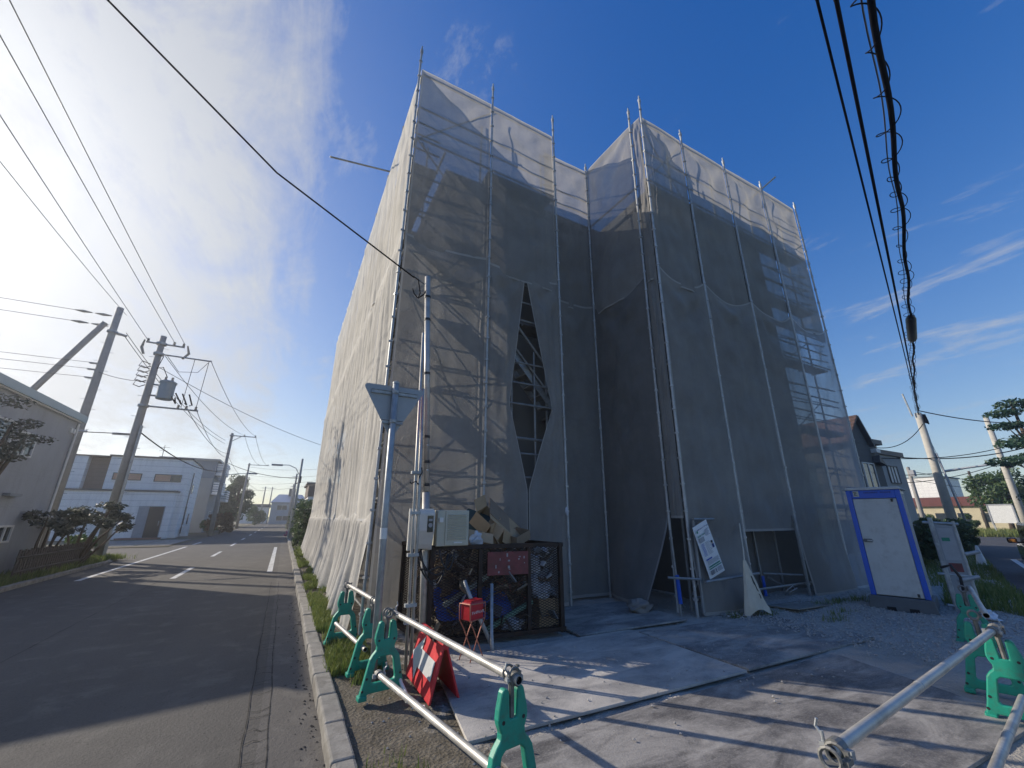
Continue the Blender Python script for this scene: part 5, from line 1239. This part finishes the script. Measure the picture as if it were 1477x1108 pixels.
MB().path([PA(8.65)+Vector((.3,0,0)), PA(7.9)+Vector((.9,-.1,0)), PA(8.0)+Vector((1.6,-.1,0)), PA(8.6)+Vector((1.9,0,0))], .012, 5).build('jumper', M['wire'], tA)
MB().tube((-5.95,22.55,.0),(-5.95,22.55,5.3),.05,n=8).build('riser_pipe', M['galv'], tA)
# B: behind the grey house, with its prop
tB, PB = upole((-8.5,24.41), (-8.5,24.41,11.2), .20, .13, 'tall utility pole rising behind the stucco house, propped by a slanting pole')
MB().path([(-12.3,24.3,2.0),(-8.85,24.41,10.35)], .12, 12).build('prop', M['concpole'], tB, smooth=True)
for z in (10.75, 10.2):
    for s in (0,1): MB().path([PB(z)+Vector((-.2-.7*s,0,0)), PB(z)+Vector((-.5-.7*s,0,.0)), PB(z)+Vector((-.8-.7*s,0,0))], .05, 6, True, [.02,.07,.02]).build('insulator', M['concpole'], tB)
arm(tB, PB, 9.95, -.1, .55, .12, (.8,.6,0))
for z in (8.3,8.0,7.6): MB().box(PB(z)+Vector((-.25,0,0)),(.3,.1,.06)).build('bracket', M['galv'], tB)
# C, D, lamp pole and far poles
tC, PC = upole((-5.46,46), (-5.46,46,9.1), .19, .11, 'second utility pole on the left, before the blue-grey house')
arm(tC, PC, 8.9, -.1, 2.0, .09, ins=(1.0,1.9)); MB().tube(PC(8.3), PC(8.9)+Vector((.8,0,0)), .03, n=5).build('strut', M['galv'], tC)
MB().path([PC(5.2), PC(5.4)+Vector((1.2,0,0)), PC(5.4)+Vector((2.2,0,.05))], .03, 6).build('lamp_arm', M['galv'], tC); MB().box(PC(5.4)+Vector((2.3,0,.05)),(.7,.3,.12)).build('lamp_head', M['greyprint'], tC)
tD, PD = upole((-5.64,72), (-5.64,72,9.1), .19, .11, 'third utility pole on the left, against the dark tree', steps=False)
arm(tD, PD, 8.9, -.1, 2.6, .10, ins=(1.2,2.4))
for i, (x, y, z) in enumerate(((-4.9,118,8.5),(-3.6,124,8.8))):
    q, Pq = upole((x,y),(x,y,z),.18,.11,('left one of two tiny far poles beside the end house','right one of two tiny far poles beside the end house')[i], steps=False); arm(q, Pq, z-.3, -.8, .8, .1)
t = thing('street_lamp', 'slim pale lamp pole on the right of the street with arm over the road', 'street lamp', (.66,36,0))
MB().path([(.66,36,-.1),(.66,36,5.9)], .10, 12, True, [.11,.075]).build('pole', M['concpole_pale'], t, smooth=True)
MB().path([(.64,36,4.6),(.30,36,5.15),(-.2,36,5.36),(-.7,36,5.35)], .03, 6).build('arm', M['galv'], t, smooth=True); MB().box((-1.0,36,5.33),(.75,.22,.12)).build('lamp_head', M['greyprint'], t)
MB().box((.74,36,4.3),(.12,.3,.5)).build('control_box', M['ledge'], t); MB().tube((.50,35.9,0),(.50,35.9,3.6),.045,n=8).build('stub_pipe', M['concpole_pale'], t)
for i, (x, y, z) in enumerate(((.75,62,7.0),(.8,86,7.2))):
    q, Pq = upole((x,y),(x,y,z),.15,.10,('far pole behind the slim lamp pole','farther pole behind the slim lamp pole, over the hedge')[i], steps=False); arm(q, Pq, z-.4, -.5, .5, .08)
# right-hand poles
tR, PR = upole((32.1,8.9), (32.1,8.9,7.35), .235, .16, 'pale concrete pole on the right where the thick cable ends', 'concpole_pale', steps=False)
MB().path([(32.25,8.35,0),(32.1,8.68,5.0)], .05, 8).build('riser_pipe', M['galv'], tR, smooth=True)
k = MB()
for i in range(7): k.path([PR(7.0)+Vector((rng.uniform(-.3,.3),-.25,rng.uniform(-.3,.3))) for _ in range(4)], .035, 5)
k.build('cable_joint', M['wire'], tR)
MB().tube(PR(7.2)+Vector((-.25,.2,0)), PR(7.2)+Vector((-.35,.3,1.4)), .045, n=6).build('top_bracket', M['galv'], tR)
MB().tube(PR(4.0)+Vector((.1,-.3,0)), PR(4.2)+Vector((1.4,-2.2,.1)), .06, n=6).build('lamp_arm', M['white'], tR)
q, Pq = upole((39.2,7.75),(39.2,7.75,7.7),.20,.13,'pale pole on the right, half hidden by the pine branches','concpole_pale', steps=False)
MB().box(Pq(4.6)+Vector((0,-.2,0)),(.5,.25,.3)).build('cable_joint', M['wire'], q)
upole((71.2,17.0),(71.2,17.0,6.7),.17,.12,'thin dark pole standing at the field edge by the white board','wood', steps=False)
q, Pq = upole((45.67,14.34),(45.67,14.34,5.5),.17,.12,'short far pole beside the pale flat-roofed house','concpole', steps=False); MB().box(Pq(5.0)+Vector((0,-.2,0)),(.45,.3,.5)).build('transformer', M['greyprint'], q)

# ------------------------------------------------------------------ wires
def wire(a, b_, sag, r, label, m='wirethin', group='overhead wires', n=22, name='overhead_wire'):
    A, B = Vector(a), Vector(b_); pts = []
    for i in range(n+1):
        u = i/n; p = A.lerp(B,u); p.z -= sag*4*u*(1-u); pts.append(p)
    o = MB().path(pts, r, 5, False).build(name, M[m], smooth=True, loc=tuple(A)); return tag(o, label, 'wire', group)
GL = 'wires rising from the transformer pole to the top left'
# along the street from pole A towards and past the camera
for (x, z0, z1, l) in ((.83,9.3,11.6,'topmost'),(.45,9.3,11.0,'second'),(-.52,9.25,10.8,'third')):
    wire((-6.14+x,22.7,z0), (-5.9+x*.3,-14,z1), .25, .011, l + ' of the thin wires running from the transformer pole to the upper left', group=GL)
wire((-8.2,24.4,10.9), (-7.2,-10,10.6), .5, .011, 'thin wire from the propped pole to the left, below the three upper wires', group=GL)
for z, l in ((10.75,'upper of two wires leaving the propped pole to the left'),(10.2,'lower of two wires leaving the propped pole to the left')): wire((-9.9,24.4,z), (-40,22,z+.6), .5, .012, l, group='wires leaving the propped pole to the left')
for i, z in enumerate((8.3,8.0,7.6)): wire((-8.6,24.3,z), (-40,23,z+.4), .35, .010, ('highest','middle','lowest')[i] + ' of three lower wires left of the propped pole above the stucco house', group='wires leaving the propped pole to the left')
for i, z in enumerate((10.1,9.9)): wire((-8.1,24.7,z), (-5.9,46,8.4-.3*i), .6, .015, ('upper','lower')[i] + ' dark wire from the propped pole down to the second pole', 'wire', 'wires between the left poles')
for (x0, z0, x1, z1, l) in ((1.95,8.7,1.9,9.0,'outer upper'),(.25,8.6,1.0,9.0,'inner upper'),(1.5,6.3,.1,7.2,'middle thick'),(1.85,6.3,.1,6.8,'lower'),(.2,5.0,.0,5.6,'lowest heavy')):
    wire((-6.14+x0,22.7,z0), (-5.46+x1,46,z1), .55, .014 if l != 'lowest heavy' else .028, l + ' wire from the transformer pole to the second pole', 'wire' if 'thick' in l or 'heavy' in l else 'wirethin', 'wires between the left poles')
for (x0,z0,l) in ((1.9,9.0,'outer'),(1.0,9.0,'inner'),(.1,6.9,'lower heavy')): wire((-5.46+x0,46,z0), (-5.64+x0*1.2,72,z0-.05), .5, .016, l + ' wire between the second and third left poles', 'wire' if 'heavy' in l else 'wirethin', 'wires between the left poles')
wire((-5.46,46,6.4), (.66,36,4.4), .35, .022, 'wire crossing the street to the slim lamp pole', 'wire', 'wires crossing the street')
for i, (z0, z1) in enumerate(((8.6,7.6),(7.4,6.4),(6.2,5.6),(5.2,5.0))): wire((-5.64,72,z0), (3.4,60-4*i,z1), .3, .016, ('highest','second','third','lowest')[i] + ' wire crossing the street beyond the lamp pole', group='wires crossing the street')
wire((-5.64,72,6.6), (-4.9,118,7.6), .6, .02, 'wire running on from the third left pole to the far poles', group='wires between the left poles')
wire((.66,36,4.4), (.75,62,6.3), .5, .03, 'dark cable hanging from the slim lamp pole down the street', 'wire', 'wires crossing the street')
wire((-6.14,22.7,8.1), (2.6,33,6.4), .35, .013, 'long single wire slanting from the transformer pole towards the netting', group='wires crossing the street')
wire((-8.5,24.3,7.9), (-6.3,22.7,7.3), .1, .012, 'short wire linking the propped pole and the transformer pole', group='wires between the left poles')
wire((-30,23.5,5.0), (-6.2,22.8,4.95), .2, .018, 'level cable left of the transformer pole, above the white house', 'wire', 'wires leaving the propped pole to the left')
k = MB()
for x in (-8.6,-6.9): k.tube((x,22.85,4.92),(x+.9,22.85,4.93),.05,n=8)
tag(k.build('cable_sleeve', M['greyprint'], loc=(-8,22.85,4.9)), 'grey sleeves on the level cable above the white house', 'sleeve')
# service drop to the mast
A_ = [(-14,.3,11.2),(-6.,3.2,8.6),(-2.56,4.66,7.0),(-.77,5.27,6.0),(1.30,5.78,5.30)]
pts = []
for a_, c_ in zip(A_[:-1], A_[1:]):
    for i in range(6): pts.append(Vector(a_).lerp(Vector(c_), i/6))
pts.append(Vector(A_[-1]))
t = tag(MB().path(pts, .012, 6).build('service_cable', M['wire'], smooth=True, loc=A_[-1]), 'black service cable sweeping from the top left down to the meter mast', 'cable')
MB().path([(1.28,5.76,5.31),(1.36,5.72,5.24),(1.40,5.70,5.0),(1.37,5.68,4.88),(1.30,5.68,4.95),(1.27,5.68,5.03)], .010, 6).build('tail', M['wire'], t, smooth=True)
MB().path([(1.38,5.70,4.90),(1.46,5.68,4.98),(1.52,5.66,5.15)], .010, 6).build('tail', M['wire'], t, smooth=True); MB().tube((1.29,5.77,5.30),(1.50,5.70,5.16),.007,n=5).build('stay', M['wirethin'], t)
# thick bundled cable overhead on the right
CP = [(-16,-4.9,5.9),(-6,-2.1,5.4),(3.63,.47,5.6),(7.85,1.6,6.2),(13.6,3.3,6.6),(16.6,4.2,6.75),(24,6.5,7.0),(32.0,8.85,7.2)]
def cpt(i, u): 
    return Vector(CP[i]).lerp(Vector(CP[i+1]), u)
pts = []
for i in range(len(CP)-1):
    for k_ in range(16): 
        q = cpt(i, k_/16); pts.append(q + Vector((0, .02*math.sin(q.x*2.1), .025*math.sin(q.x*1.7))))
t = thing('bundled_cable', 'thick black bundled cable with spiral loops running overhead on the right', 'cable', (32.0,8.85,7.2))
MB().path(pts, .026, 8, False).build('cable', M['wire'], t, smooth=True)
MB().path([p + Vector((0,.03,.22)) for p in pts], .008, 5, False).build('messenger', M['wirethin'], t)
k = MB(); hp = []
L_ = 0; prev = None
for i, p in enumerate(pts):
    if p.x < 2 or p.x > 31: continue
    for q_ in range(8):
        nx_ = pts[min(i+1,len(pts)-1)]; c_ = p.lerp(nx_, q_/8)
        if prev is not None: L_ += (c_-prev).length
        prev = c_; a_ = L_*2*PI/.66 + .9*math.sin(L_*1.3)
        hp.append(c_ + Vector((-.03*math.cos(a_), .085*math.cos(a_)*(1+.35*math.sin(L_*2.3))+.02, .10*math.sin(a_)+.075)))
k.path(hp, .0065, 5, False); k.build('spiral_hanger', M['wire'], t, smooth=True)
d_ = (Vector(CP[5])-Vector(CP[4])).normalized(); s0 = cpt(4,.1)
MB().path([s0-d_*.1, s0, s0+d_*.2, s0+d_*2.2, s0+d_*2.4, s0+d_*2.5], .1, 12, True, [.04,.08,.11,.11,.08,.04]).build('splice_closure', M['black'], t, smooth=True)
for a_, l in (((3.53,.76,6.),'left thin dark wire beside the thick bundled cable'),((3.69,.68,6.),'right thin dark wire beside the thick bundled cable')):
    A = Vector(a_); B = Vector((32.0,8.85,7.3)); d_ = (A-B); A2 = A + d_*.6; A2.z = 5.8
    wire(A, B, .25, .013 if 'left' in l else .019, l, 'wire', 'wires beside the bundled cable'); wire(A, A2, .2, .013 if 'left' in l else .019, l.replace('thin dark wire','thin dark wire overhead'), 'wire', 'wires beside the bundled cable')
for i, (a_, b_, sg_, r_) in enumerate((((32,8.8,7.5),(46,4.,7.9),.7,.03),((29,10,4.8),(44,4.6,7.2),.9,.03),((27,10,4.6),(42,5.2,7.1),.8,.022),((30,11,3.9),(39.2,7.75,5.0),.35,.02),((30,11,3.4),(39.2,7.75,4.8),.35,.02),((45.7,14.3,5.2),(80,13,5.6),.5,.025),((45.7,14.3,4.5),(80,13,4.4),.4,.02),((32,8.8,6.6),(50,13,2.2),.2,.012),((27.1,9.7,5.1),(32,8.8,6.7),.5,.02))):
    wire(a_, b_, sg_, r_, ('topmost wire right of the pale pole','drooping dark wire from the pale house up past the pale pole','second drooping wire from the pale house past the pale pole','upper wire from the pale house to the half hidden pole','lower wire from the pale house to the half hidden pole','far level wire behind the pale pole','lower far level wire behind the pale pole','thin stay wire slanting down right of the pale pole','short curved wire from the pale house to the pale pole')[i], 'wire', 'wires around the pale pole')

# ------------------------------------------------------------------ vegetation
def leaves(b, c, rad, n, size, flat=0., rnd=None):
    R_ = rnd or rng; c = Vector(c)
    for _ in range(n):
        while True:
            q = Vector((R_.uniform(-1,1),R_.uniform(-1,1),R_.uniform(-1,1)))
            if .15 < q.length < 1: break
        q *= (.55+.45*R_.random())/max(q.length,.3)*q.length**.3 if False else 1
        p = c + Vector((q.x*rad[0], q.y*rad[1], q.z*rad[2])); s = size*R_.uniform(.6,1.3)
        u = Vector((R_.gauss(0,1),R_.gauss(0,1),R_.gauss(0,1)*(1-flat))).normalized(); w = u.cross(Vector((R_.gauss(0,1),R_.gauss(0,1),R_.gauss(0,1)))).normalized()
        b.add([p-u*s, p+w*s*.45, p+u*s, p-w*s*.45], [(0,1,2,3)])
def tree(name, label, cat, loc, h, r, clumps, m, n, size, group=None, flat=0., trunk_top=.8):
    t = thing(name, label, cat, (*loc, 0), 0, group); L = Vector((*loc, 0))
    k = MB(); tp = L + Vector((.1*r*9, 0, h*trunk_top)); k.path([L-Vector((0,0,.1)), L.lerp(tp,.4)+Vector((r*.5,0,0)), tp], r, 8, True, [r, r*.75, r*.25])
    for c, rad in clumps:
        s = L.lerp(tp, clamp((c[2]/h)*.75+.05, .15, .95)); e = L + Vector(c); k.path([s, s.lerp(e,.5)+Vector((0,0,.08*h*.3)), e], r*.35, 5, True, [r*.38, r*.22, r*.06])
    k.build('trunk', M['bark'], t, smooth=True)
    b = MB()
    for c, rad in clumps: leaves(b, L+Vector(c), rad, n, size, flat)
    b.build('crown', M[m], t); return t
def rclumps(n, sx, sy, z0, z1, cr, seed, taper=.5):
    R_ = random.Random(seed); out = []
    for i in range(n):
        z = lerp(z0, z1, (i+.5)/n); w = 1 - taper*abs((z-z0)/(z1-z0)-.35)*1.3; a = R_.uniform(0, 2*PI); q = R_.uniform(.25,1)**.5
        c = cr*R_.uniform(.7,1.25); out.append(((sx*w*q*math.cos(a), sy*w*q*math.sin(a), z + R_.uniform(-.3,.3)*cr), (c, c, c*.75)))
    return out
tree('leafy_tree', 'big dark leafy tree on the left side of the street behind the third pole', 'tree', (-7.6,86), 8.6, .25, rclumps(44,2.5,2.6,1.2,8.0,.95,3,.7), 'leafdark', 230, .17, 'trees beside the street')
tree('leafy_tree', 'smaller round tree right beside the big dark tree', 'tree', (-9.6,84), 6.4, .2, rclumps(30,2.,2.0,.9,5.6,.9,5,.6), 'leafdark', 200, .17, 'trees beside the street')
tree('leafy_tree', 'far green trees left of the pale end house', 'tree', (-5.2,104), 4.2, .15, rclumps(18,1.9,1.6,.5,3.2,.8,6,.6), 'leaf', 160, .17, 'trees beside the street')
def shrub(label, loc, h, sx, sy, m, n=12, leaf=120, size=.09, seed=1, name='shrub', group='shrubs beside the street', flat=0.):
    return tree(name, label, 'shrub', loc, h, .035, rclumps(n, sx, sy, h*.2, h*.9, h*.22, seed, .4), m, leaf, size, group, flat, .6)
shrub('reddish shrub at the foot of the second pole', (-5.3,50.5), 1.9, 1.1, 2.2, 'leafred', 16, 150, .11, 2)
shrub('dark hedge shrub before the blue-grey house', (-6.6,53), 1.2, .8, 2.5, 'leafdark', 14, 120, .11, 4)
shrub('tall dark hedge shrub just beyond the netting skirt', (1.5,30), 2.5, .75, 2.6, 'leafdark', 22, 190, .10, 7); shrub('dark rounded hedge shrub beyond the slim lamp pole', (1.7,39), 2.8, .9, 3., 'leafdark', 24, 190, .11, 8)
shrub('far hedge shrub beside the far lamp-side poles', (1.9,52), 3.2, 1.0, 4., 'leaf', 22, 170, .12, 9); shrub('low light green shrub on the kerb beside the netting skirt end', (1.0,26.6), .8, .35, .9, 'leaf', 10, 110, .07, 10)
shrub('small shrub with pink flowers on the kerb by the lamp pole', (.6,40), .6, .3, .5, 'pink', 8, 60, .06, 12)
# clipped garden pine and shrubs before the grey house
def padpine(label, loc, h, pads, m, seed, size=.06, n=190, name='garden_shrub', cat='shrub', r=.05, group='garden plants before the stucco house'):
    t = thing(name, label, cat, (*loc,0), 0, group); L = Vector((*loc,0)); k = MB(); b = MB(); R_ = random.Random(seed)
    for (dx, dy, z, w) in pads:
        e = L + Vector((dx,dy,z)); bs = L + Vector((R_.uniform(-.12,.12), R_.uniform(-.12,.12), 0)); k.path([bs, bs.lerp(e,.45)+Vector((R_.uniform(-.1,.1),R_.uniform(-.1,.1),.1)), bs.lerp(e,.8)+Vector((0,0,.06)), e], r, 6, True, [r, r*.7, r*.5, r*.2])
        for j in range(5): leaves(b, e+Vector((R_.uniform(-w,w)*.6, R_.uniform(-w,w)*.6, R_.uniform(-.1,.06))), (w*.5,w*.5,.13), n//5, size, .5, R_)
    k.build('trunk', M['bark'], t, smooth=True); b.build('crown', M[m], t); return t
padpine('grey-leaved garden shrub with bare twisting stems by the transformer pole', (-6.0,20.0), 2., [(.1,-.3,1.75,.55),(.45,.5,1.95,.5),(.75,.9,1.55,.4),(-.15,.4,1.5,.5),(.5,-.2,1.35,.4),(.2,1.2,1.7,.4),(.7,1.3,1.2,.35),(-.2,-.9,1.45,.45)], 'leafgrey', 3, .075, 240)
padpine('grey-leaved garden shrub under the stucco house window', (-6.15,17.9), 1.8, [(0,-.3,1.6,.5),(.2,.5,1.7,.5),(-.1,1.0,1.5,.45),(.3,-.9,1.35,.4),(.4,.2,1.2,.4)], 'leafgrey', 4, .07, 220)
shrub('low green bush inside the fence corner by the transformer pole', (-6.3,21.2), 1.0, .4, .6, 'leaf', 9, 110, .07, 13, 'shrub', 'garden plants before the stucco house')
padpine('pine coloured a hazy grey, reaching into view before the stucco house wall', (-6.05,13.1), 4.5, [(.0,.9,3.7,.5),(.05,1.5,3.45,.5),(.0,1.2,3.15,.5),(-.1,.2,4.1,.6),(.1,.5,2.9,.5),(0,-.6,3.8,.6)], 'leafgrey', 9, .05, 260, 'garden_pine', 'pine', .08)  # grey leaf colour puts the hazy veil into this pine
t = thing('picket_fence', 'low dark picket fence before the garden shrubs', 'fence', (-5.95,18.5,0))
for i in range(34): 
    y = 16.2 + i*.135; MB().box((-5.95+.002*i,y,.36),(.03,.08,.78-.05*(i%2))).build('picket', M['wood'], t)
for z in (.2,.55): MB().tube((-5.93,16.1,z),(-5.87,20.8,z),.03,n=4).build('rail', M['wood'], t)
# right side
R1_ = [((-1.2,.2,5.6),(.9,.7,.16)),((-1.6,-.1,4.7),(1.0,.8,.2)),((-2.3,.3,3.9),(1.1,.8,.2)),((-1.0,-.2,3.1),(1.0,.8,.2)),((-.5,.3,6.3),(.8,.7,.18)),((0,0,5.0),(1.0,1.0,.3)),((.6,0,4.2),(1.1,1.,.3)),((.3,0,6.8),(.7,.7,.25)),((-.6,-.3,4.2),(.8,.8,.16)),((.2,0,2.4),(1.2,1.,.3))]
tree('pine_tree', 'pine tree on the right edge reaching its layered branches over the pale pole', 'pine', (30.4,5.05), 7.4, .16, R1_, 'needle', 420, .085, None, .25, .95)
tree('leafy_tree', 'rounded green tree at the right edge behind the white board', 'tree', (62,13.2), 6.2, .22, rclumps(34,2.3,2.4,1.6,5.6,.8,15,.5), 'leaf', 200, .16, 'trees around the field'); tree('leafy_tree', 'smaller tree behind the thin dark pole at the field', 'tree', (84,19.0), 5.6, .2, rclumps(16,1.8,1.8,2.5,5.2,.7,16,.5), 'leaf', 130, .17, 'trees around the field')
for i, (s, n_, hh, l) in enumerate(((24.5,.25,1.5,'dark bush at the foot of the pale pole, behind the white cone'),(27.5,.0,1.3,'dark bush right behind the cone, spreading to the street'),(21.0,1.0,1.2,'dark bush behind the sign panel'),(31,.4,1.2,'farther dark bush beyond the pale pole'))):
    x, y = sn(s, n_); shrub(l, (x,y), hh, 1.2, .8, 'leafdark', 16, 190, .10, 20+i, 'bush', 'bushes at the street corner')
for i, (x, y, l) in enumerate(((66,17.5,'round green bush before the cream building'),(70,22.,'bush before the cream building, behind the pale pole'),(74,14,'bush right of the white board'))): shrub(l, (x,y), 1.7, 1.3, 1.5, 'leaf', 14, 150, .14, 30+i, 'bush', 'bushes around the field')
# grass
def blades(b, x, y, z, h, R_, lean=.5):
    a = R_.uniform(0, 2*PI); w = h*.035+.0018; dx, dy = math.cos(a), math.sin(a); l = h*R_.uniform(.1,lean); t_ = R_.uniform(0,2*PI); lx, ly = math.cos(t_)*l, math.sin(t_)*l
    b.add([(x-dx*w,y-dy*w,z),(x+dx*w,y+dy*w,z),(x+dx*w*.7+lx*.4,y+dy*w*.7+ly*.4,z+h*.6),(x-dx*w*.7+lx*.4,y-dy*w*.7+ly*.4,z+h*.6),(x+lx,y+ly,z+h)], [(0,1,2,3),(3,2,4)])
def patch(n, fxy, hr, seed, m, label, zf=None, clump=1):
    R_ = random.Random(seed); b = MB()
    for _ in range(n):
        x, y = fxy(R_); 
        for c in range(clump): blades(b, x+R_.gauss(0,.03), y+R_.gauss(0,.03), zf(x,y) if zf else -.03, R_.uniform(*hr), R_)
    o = b.build('grass', M[m]); return tag(o, label, 'grass', None, 'stuff')
def strip_xy(R_):
    while True:
        y = 4.7 + 21*R_.random()**1.5; x = R_.uniform(.69, 1.22 if y > 6.6 else 1.15)
        d = noise.noise(Vector((x*2.2,y*.8,3)))+ .35*noise.noise(Vector((x*7,y*5,9)))
        if d > (-.02 if y > 5.2 else .12): return x, y
patch(9500, strip_xy, (.03,.13), 1, 'grass', 'ragged green grass along the kerb below the netting skirt', site_h, 3)
SP = [(7.3,4.75),(7.5,4.7),(8.9,4.55),(9.3,4.5),(9.9,4.4),(7.0,4.85),(8.0,3.95),(8.6,4.1),(10.2,4.5),(9.6,4.55),(6.9,4.9)]
patch(260, lambda R_: (lambda p: (p[0]+R_.gauss(0,.14), p[1]+R_.gauss(0,.06)))(R_.choice(SP)), (.03,.10), 2, 'grass', 'sparse weeds on the gravel before the netting', lambda x, y: site_h(x,y), 3)
def verge_xy(R_): s = 11.2 + 25*R_.random(); n_ = R_.uniform(-.72, .35 if s < 14 else 1.6); return sn(s, n_)
patch(6000, verge_xy, (.05,.22), 3, 'grass', 'rough grass verge running back from the toilet along the street', lambda x, y: site_h(x,y) if x < 15 else -.04, 3)
patch(9000, lambda R_: sn(R_.uniform(54.5,66), R_.uniform(-8,14)), (.25,.75), 4, 'drygrass', 'tall sunlit grass of the field beyond the cross street', lambda x, y: -.14, 2)
patch(2600, lambda R_: (R_.uniform(-7.0,-5.66), R_.uniform(12,22.3)), (.05,.25), 5, 'grass', 'grass in front of the picket fence on the left', lambda x, y: -.03, 3)
patch(500, lambda R_: (R_.gauss(-6.0,.3), R_.gauss(22.6,.35)), (.08,.25), 6, 'grass', 'grass tuft round the foot of the transformer pole', lambda x, y: -.03, 3)
patch(40, lambda R_: (R_.gauss(.86,.10), R_.gauss(3.25,.12)), (.03,.09), 8, 'grass', 'small tuft of grass at the broken kerb end', site_h, 2)
# loose stones
R_ = random.Random(5); b = MB()
for _ in range(5200):
    if R_.random() < .78: x, y = R_.uniform(6.6,11.5), R_.uniform(2.3,5.0)
    else: x, y = R_.uniform(.8,7), R_.uniform(2.6,6.5)
    if x < 6.2 and R_.random() < .55: continue
    s = R_.uniform(.006,.024)*(1 if x > 6.3 else .7); z = site_h(x,y) + s*.3
    if 1.5 < x < 7.3 and 1.5 < y < 5.0: z = .036
    q = [Vector((R_.uniform(.6,1.2)*s*ax, R_.uniform(.6,1.2)*s*ay, R_.uniform(.5,.9)*s*az)) for ax, ay, az in ((1,0,0),(-1,0,0),(0,1,0),(0,-1,0),(0,0,1),(0,0,-1))]
    b.add([v+Vector((x,y,z)) for v in q], [(0,2,4),(2,1,4),(1,3,4),(3,0,4),(2,0,5),(1,2,5),(3,1,5),(0,3,5)])
tag(b.build('gravel', mat('grey stone', (.36,.35,.335), .95, 0, .35, 30)), 'loose grey gravel scattered before the toilet and the netting', 'gravel', None, 'stuff')
R_ = random.Random(6); b = MB()
for _ in range(260):
    y = R_.uniform(3.3, 14); x = .515 - abs(R_.gauss(0,.10)); s = R_.uniform(.004,.014)
    b.add([Vector((x+dx*s,y+dy*s,-.083+dz*s*.7)) for dx,dy,dz in ((1,0,0),(-1,.2,0),(0,1,0),(.2,-1,0),(0,0,1))], [(0,2,4),(2,1,4),(1,3,4),(3,0,4)])
tag(b.build('grit', mat('dark grit', (.06,.055,.05), .95, 0, .4, 30)), 'dark grit gathered in the gutter along the kerb', 'grit', None, 'stuff')

# ------------------------------------------------------------------ added veil of lens glare
m = newmat('glare_veil'); t = NT(m); t.n.remove(t.n['Principled BSDF'])
v = t.node('ShaderNodeVolumePrincipled'); v.inputs['Color'].default_value = (.95,.96,1,1); v.inputs['Density'].default_value = .0015; v.inputs['Anisotropy'].default_value = .62
t.link(v.outputs[0], t.n['Material Output'].inputs['Volume'])
hz = MB().slab(-120,130,-60,220,-1.2,15.).build('glare_veil', m); hz['kind'] = 'stuff'; hz['label'] = 'thin added haze in the air over the whole street'  # scattering volume added to imitate veiling lens glare from the sun
S.cycles.volume_bounces = 0; S.cycles.volume_step_rate = 4

# ------------------------------------------------------------------ render settings
S.render.engine = 'CYCLES'
S.cycles.use_denoising = True
try: S.cycles.denoiser = 'OPENIMAGEDENOISE'
except Exception: pass
S.cycles.max_bounces = 8; S.cycles.transparent_max_bounces = 24; S.cycles.diffuse_bounces = 3; S.cycles.glossy_bounces = 2; S.cycles.transmission_bounces = 4
S.cycles.sample_clamp_indirect = 4.0; S.cycles.caustics_reflective = False; S.cycles.caustics_refractive = False
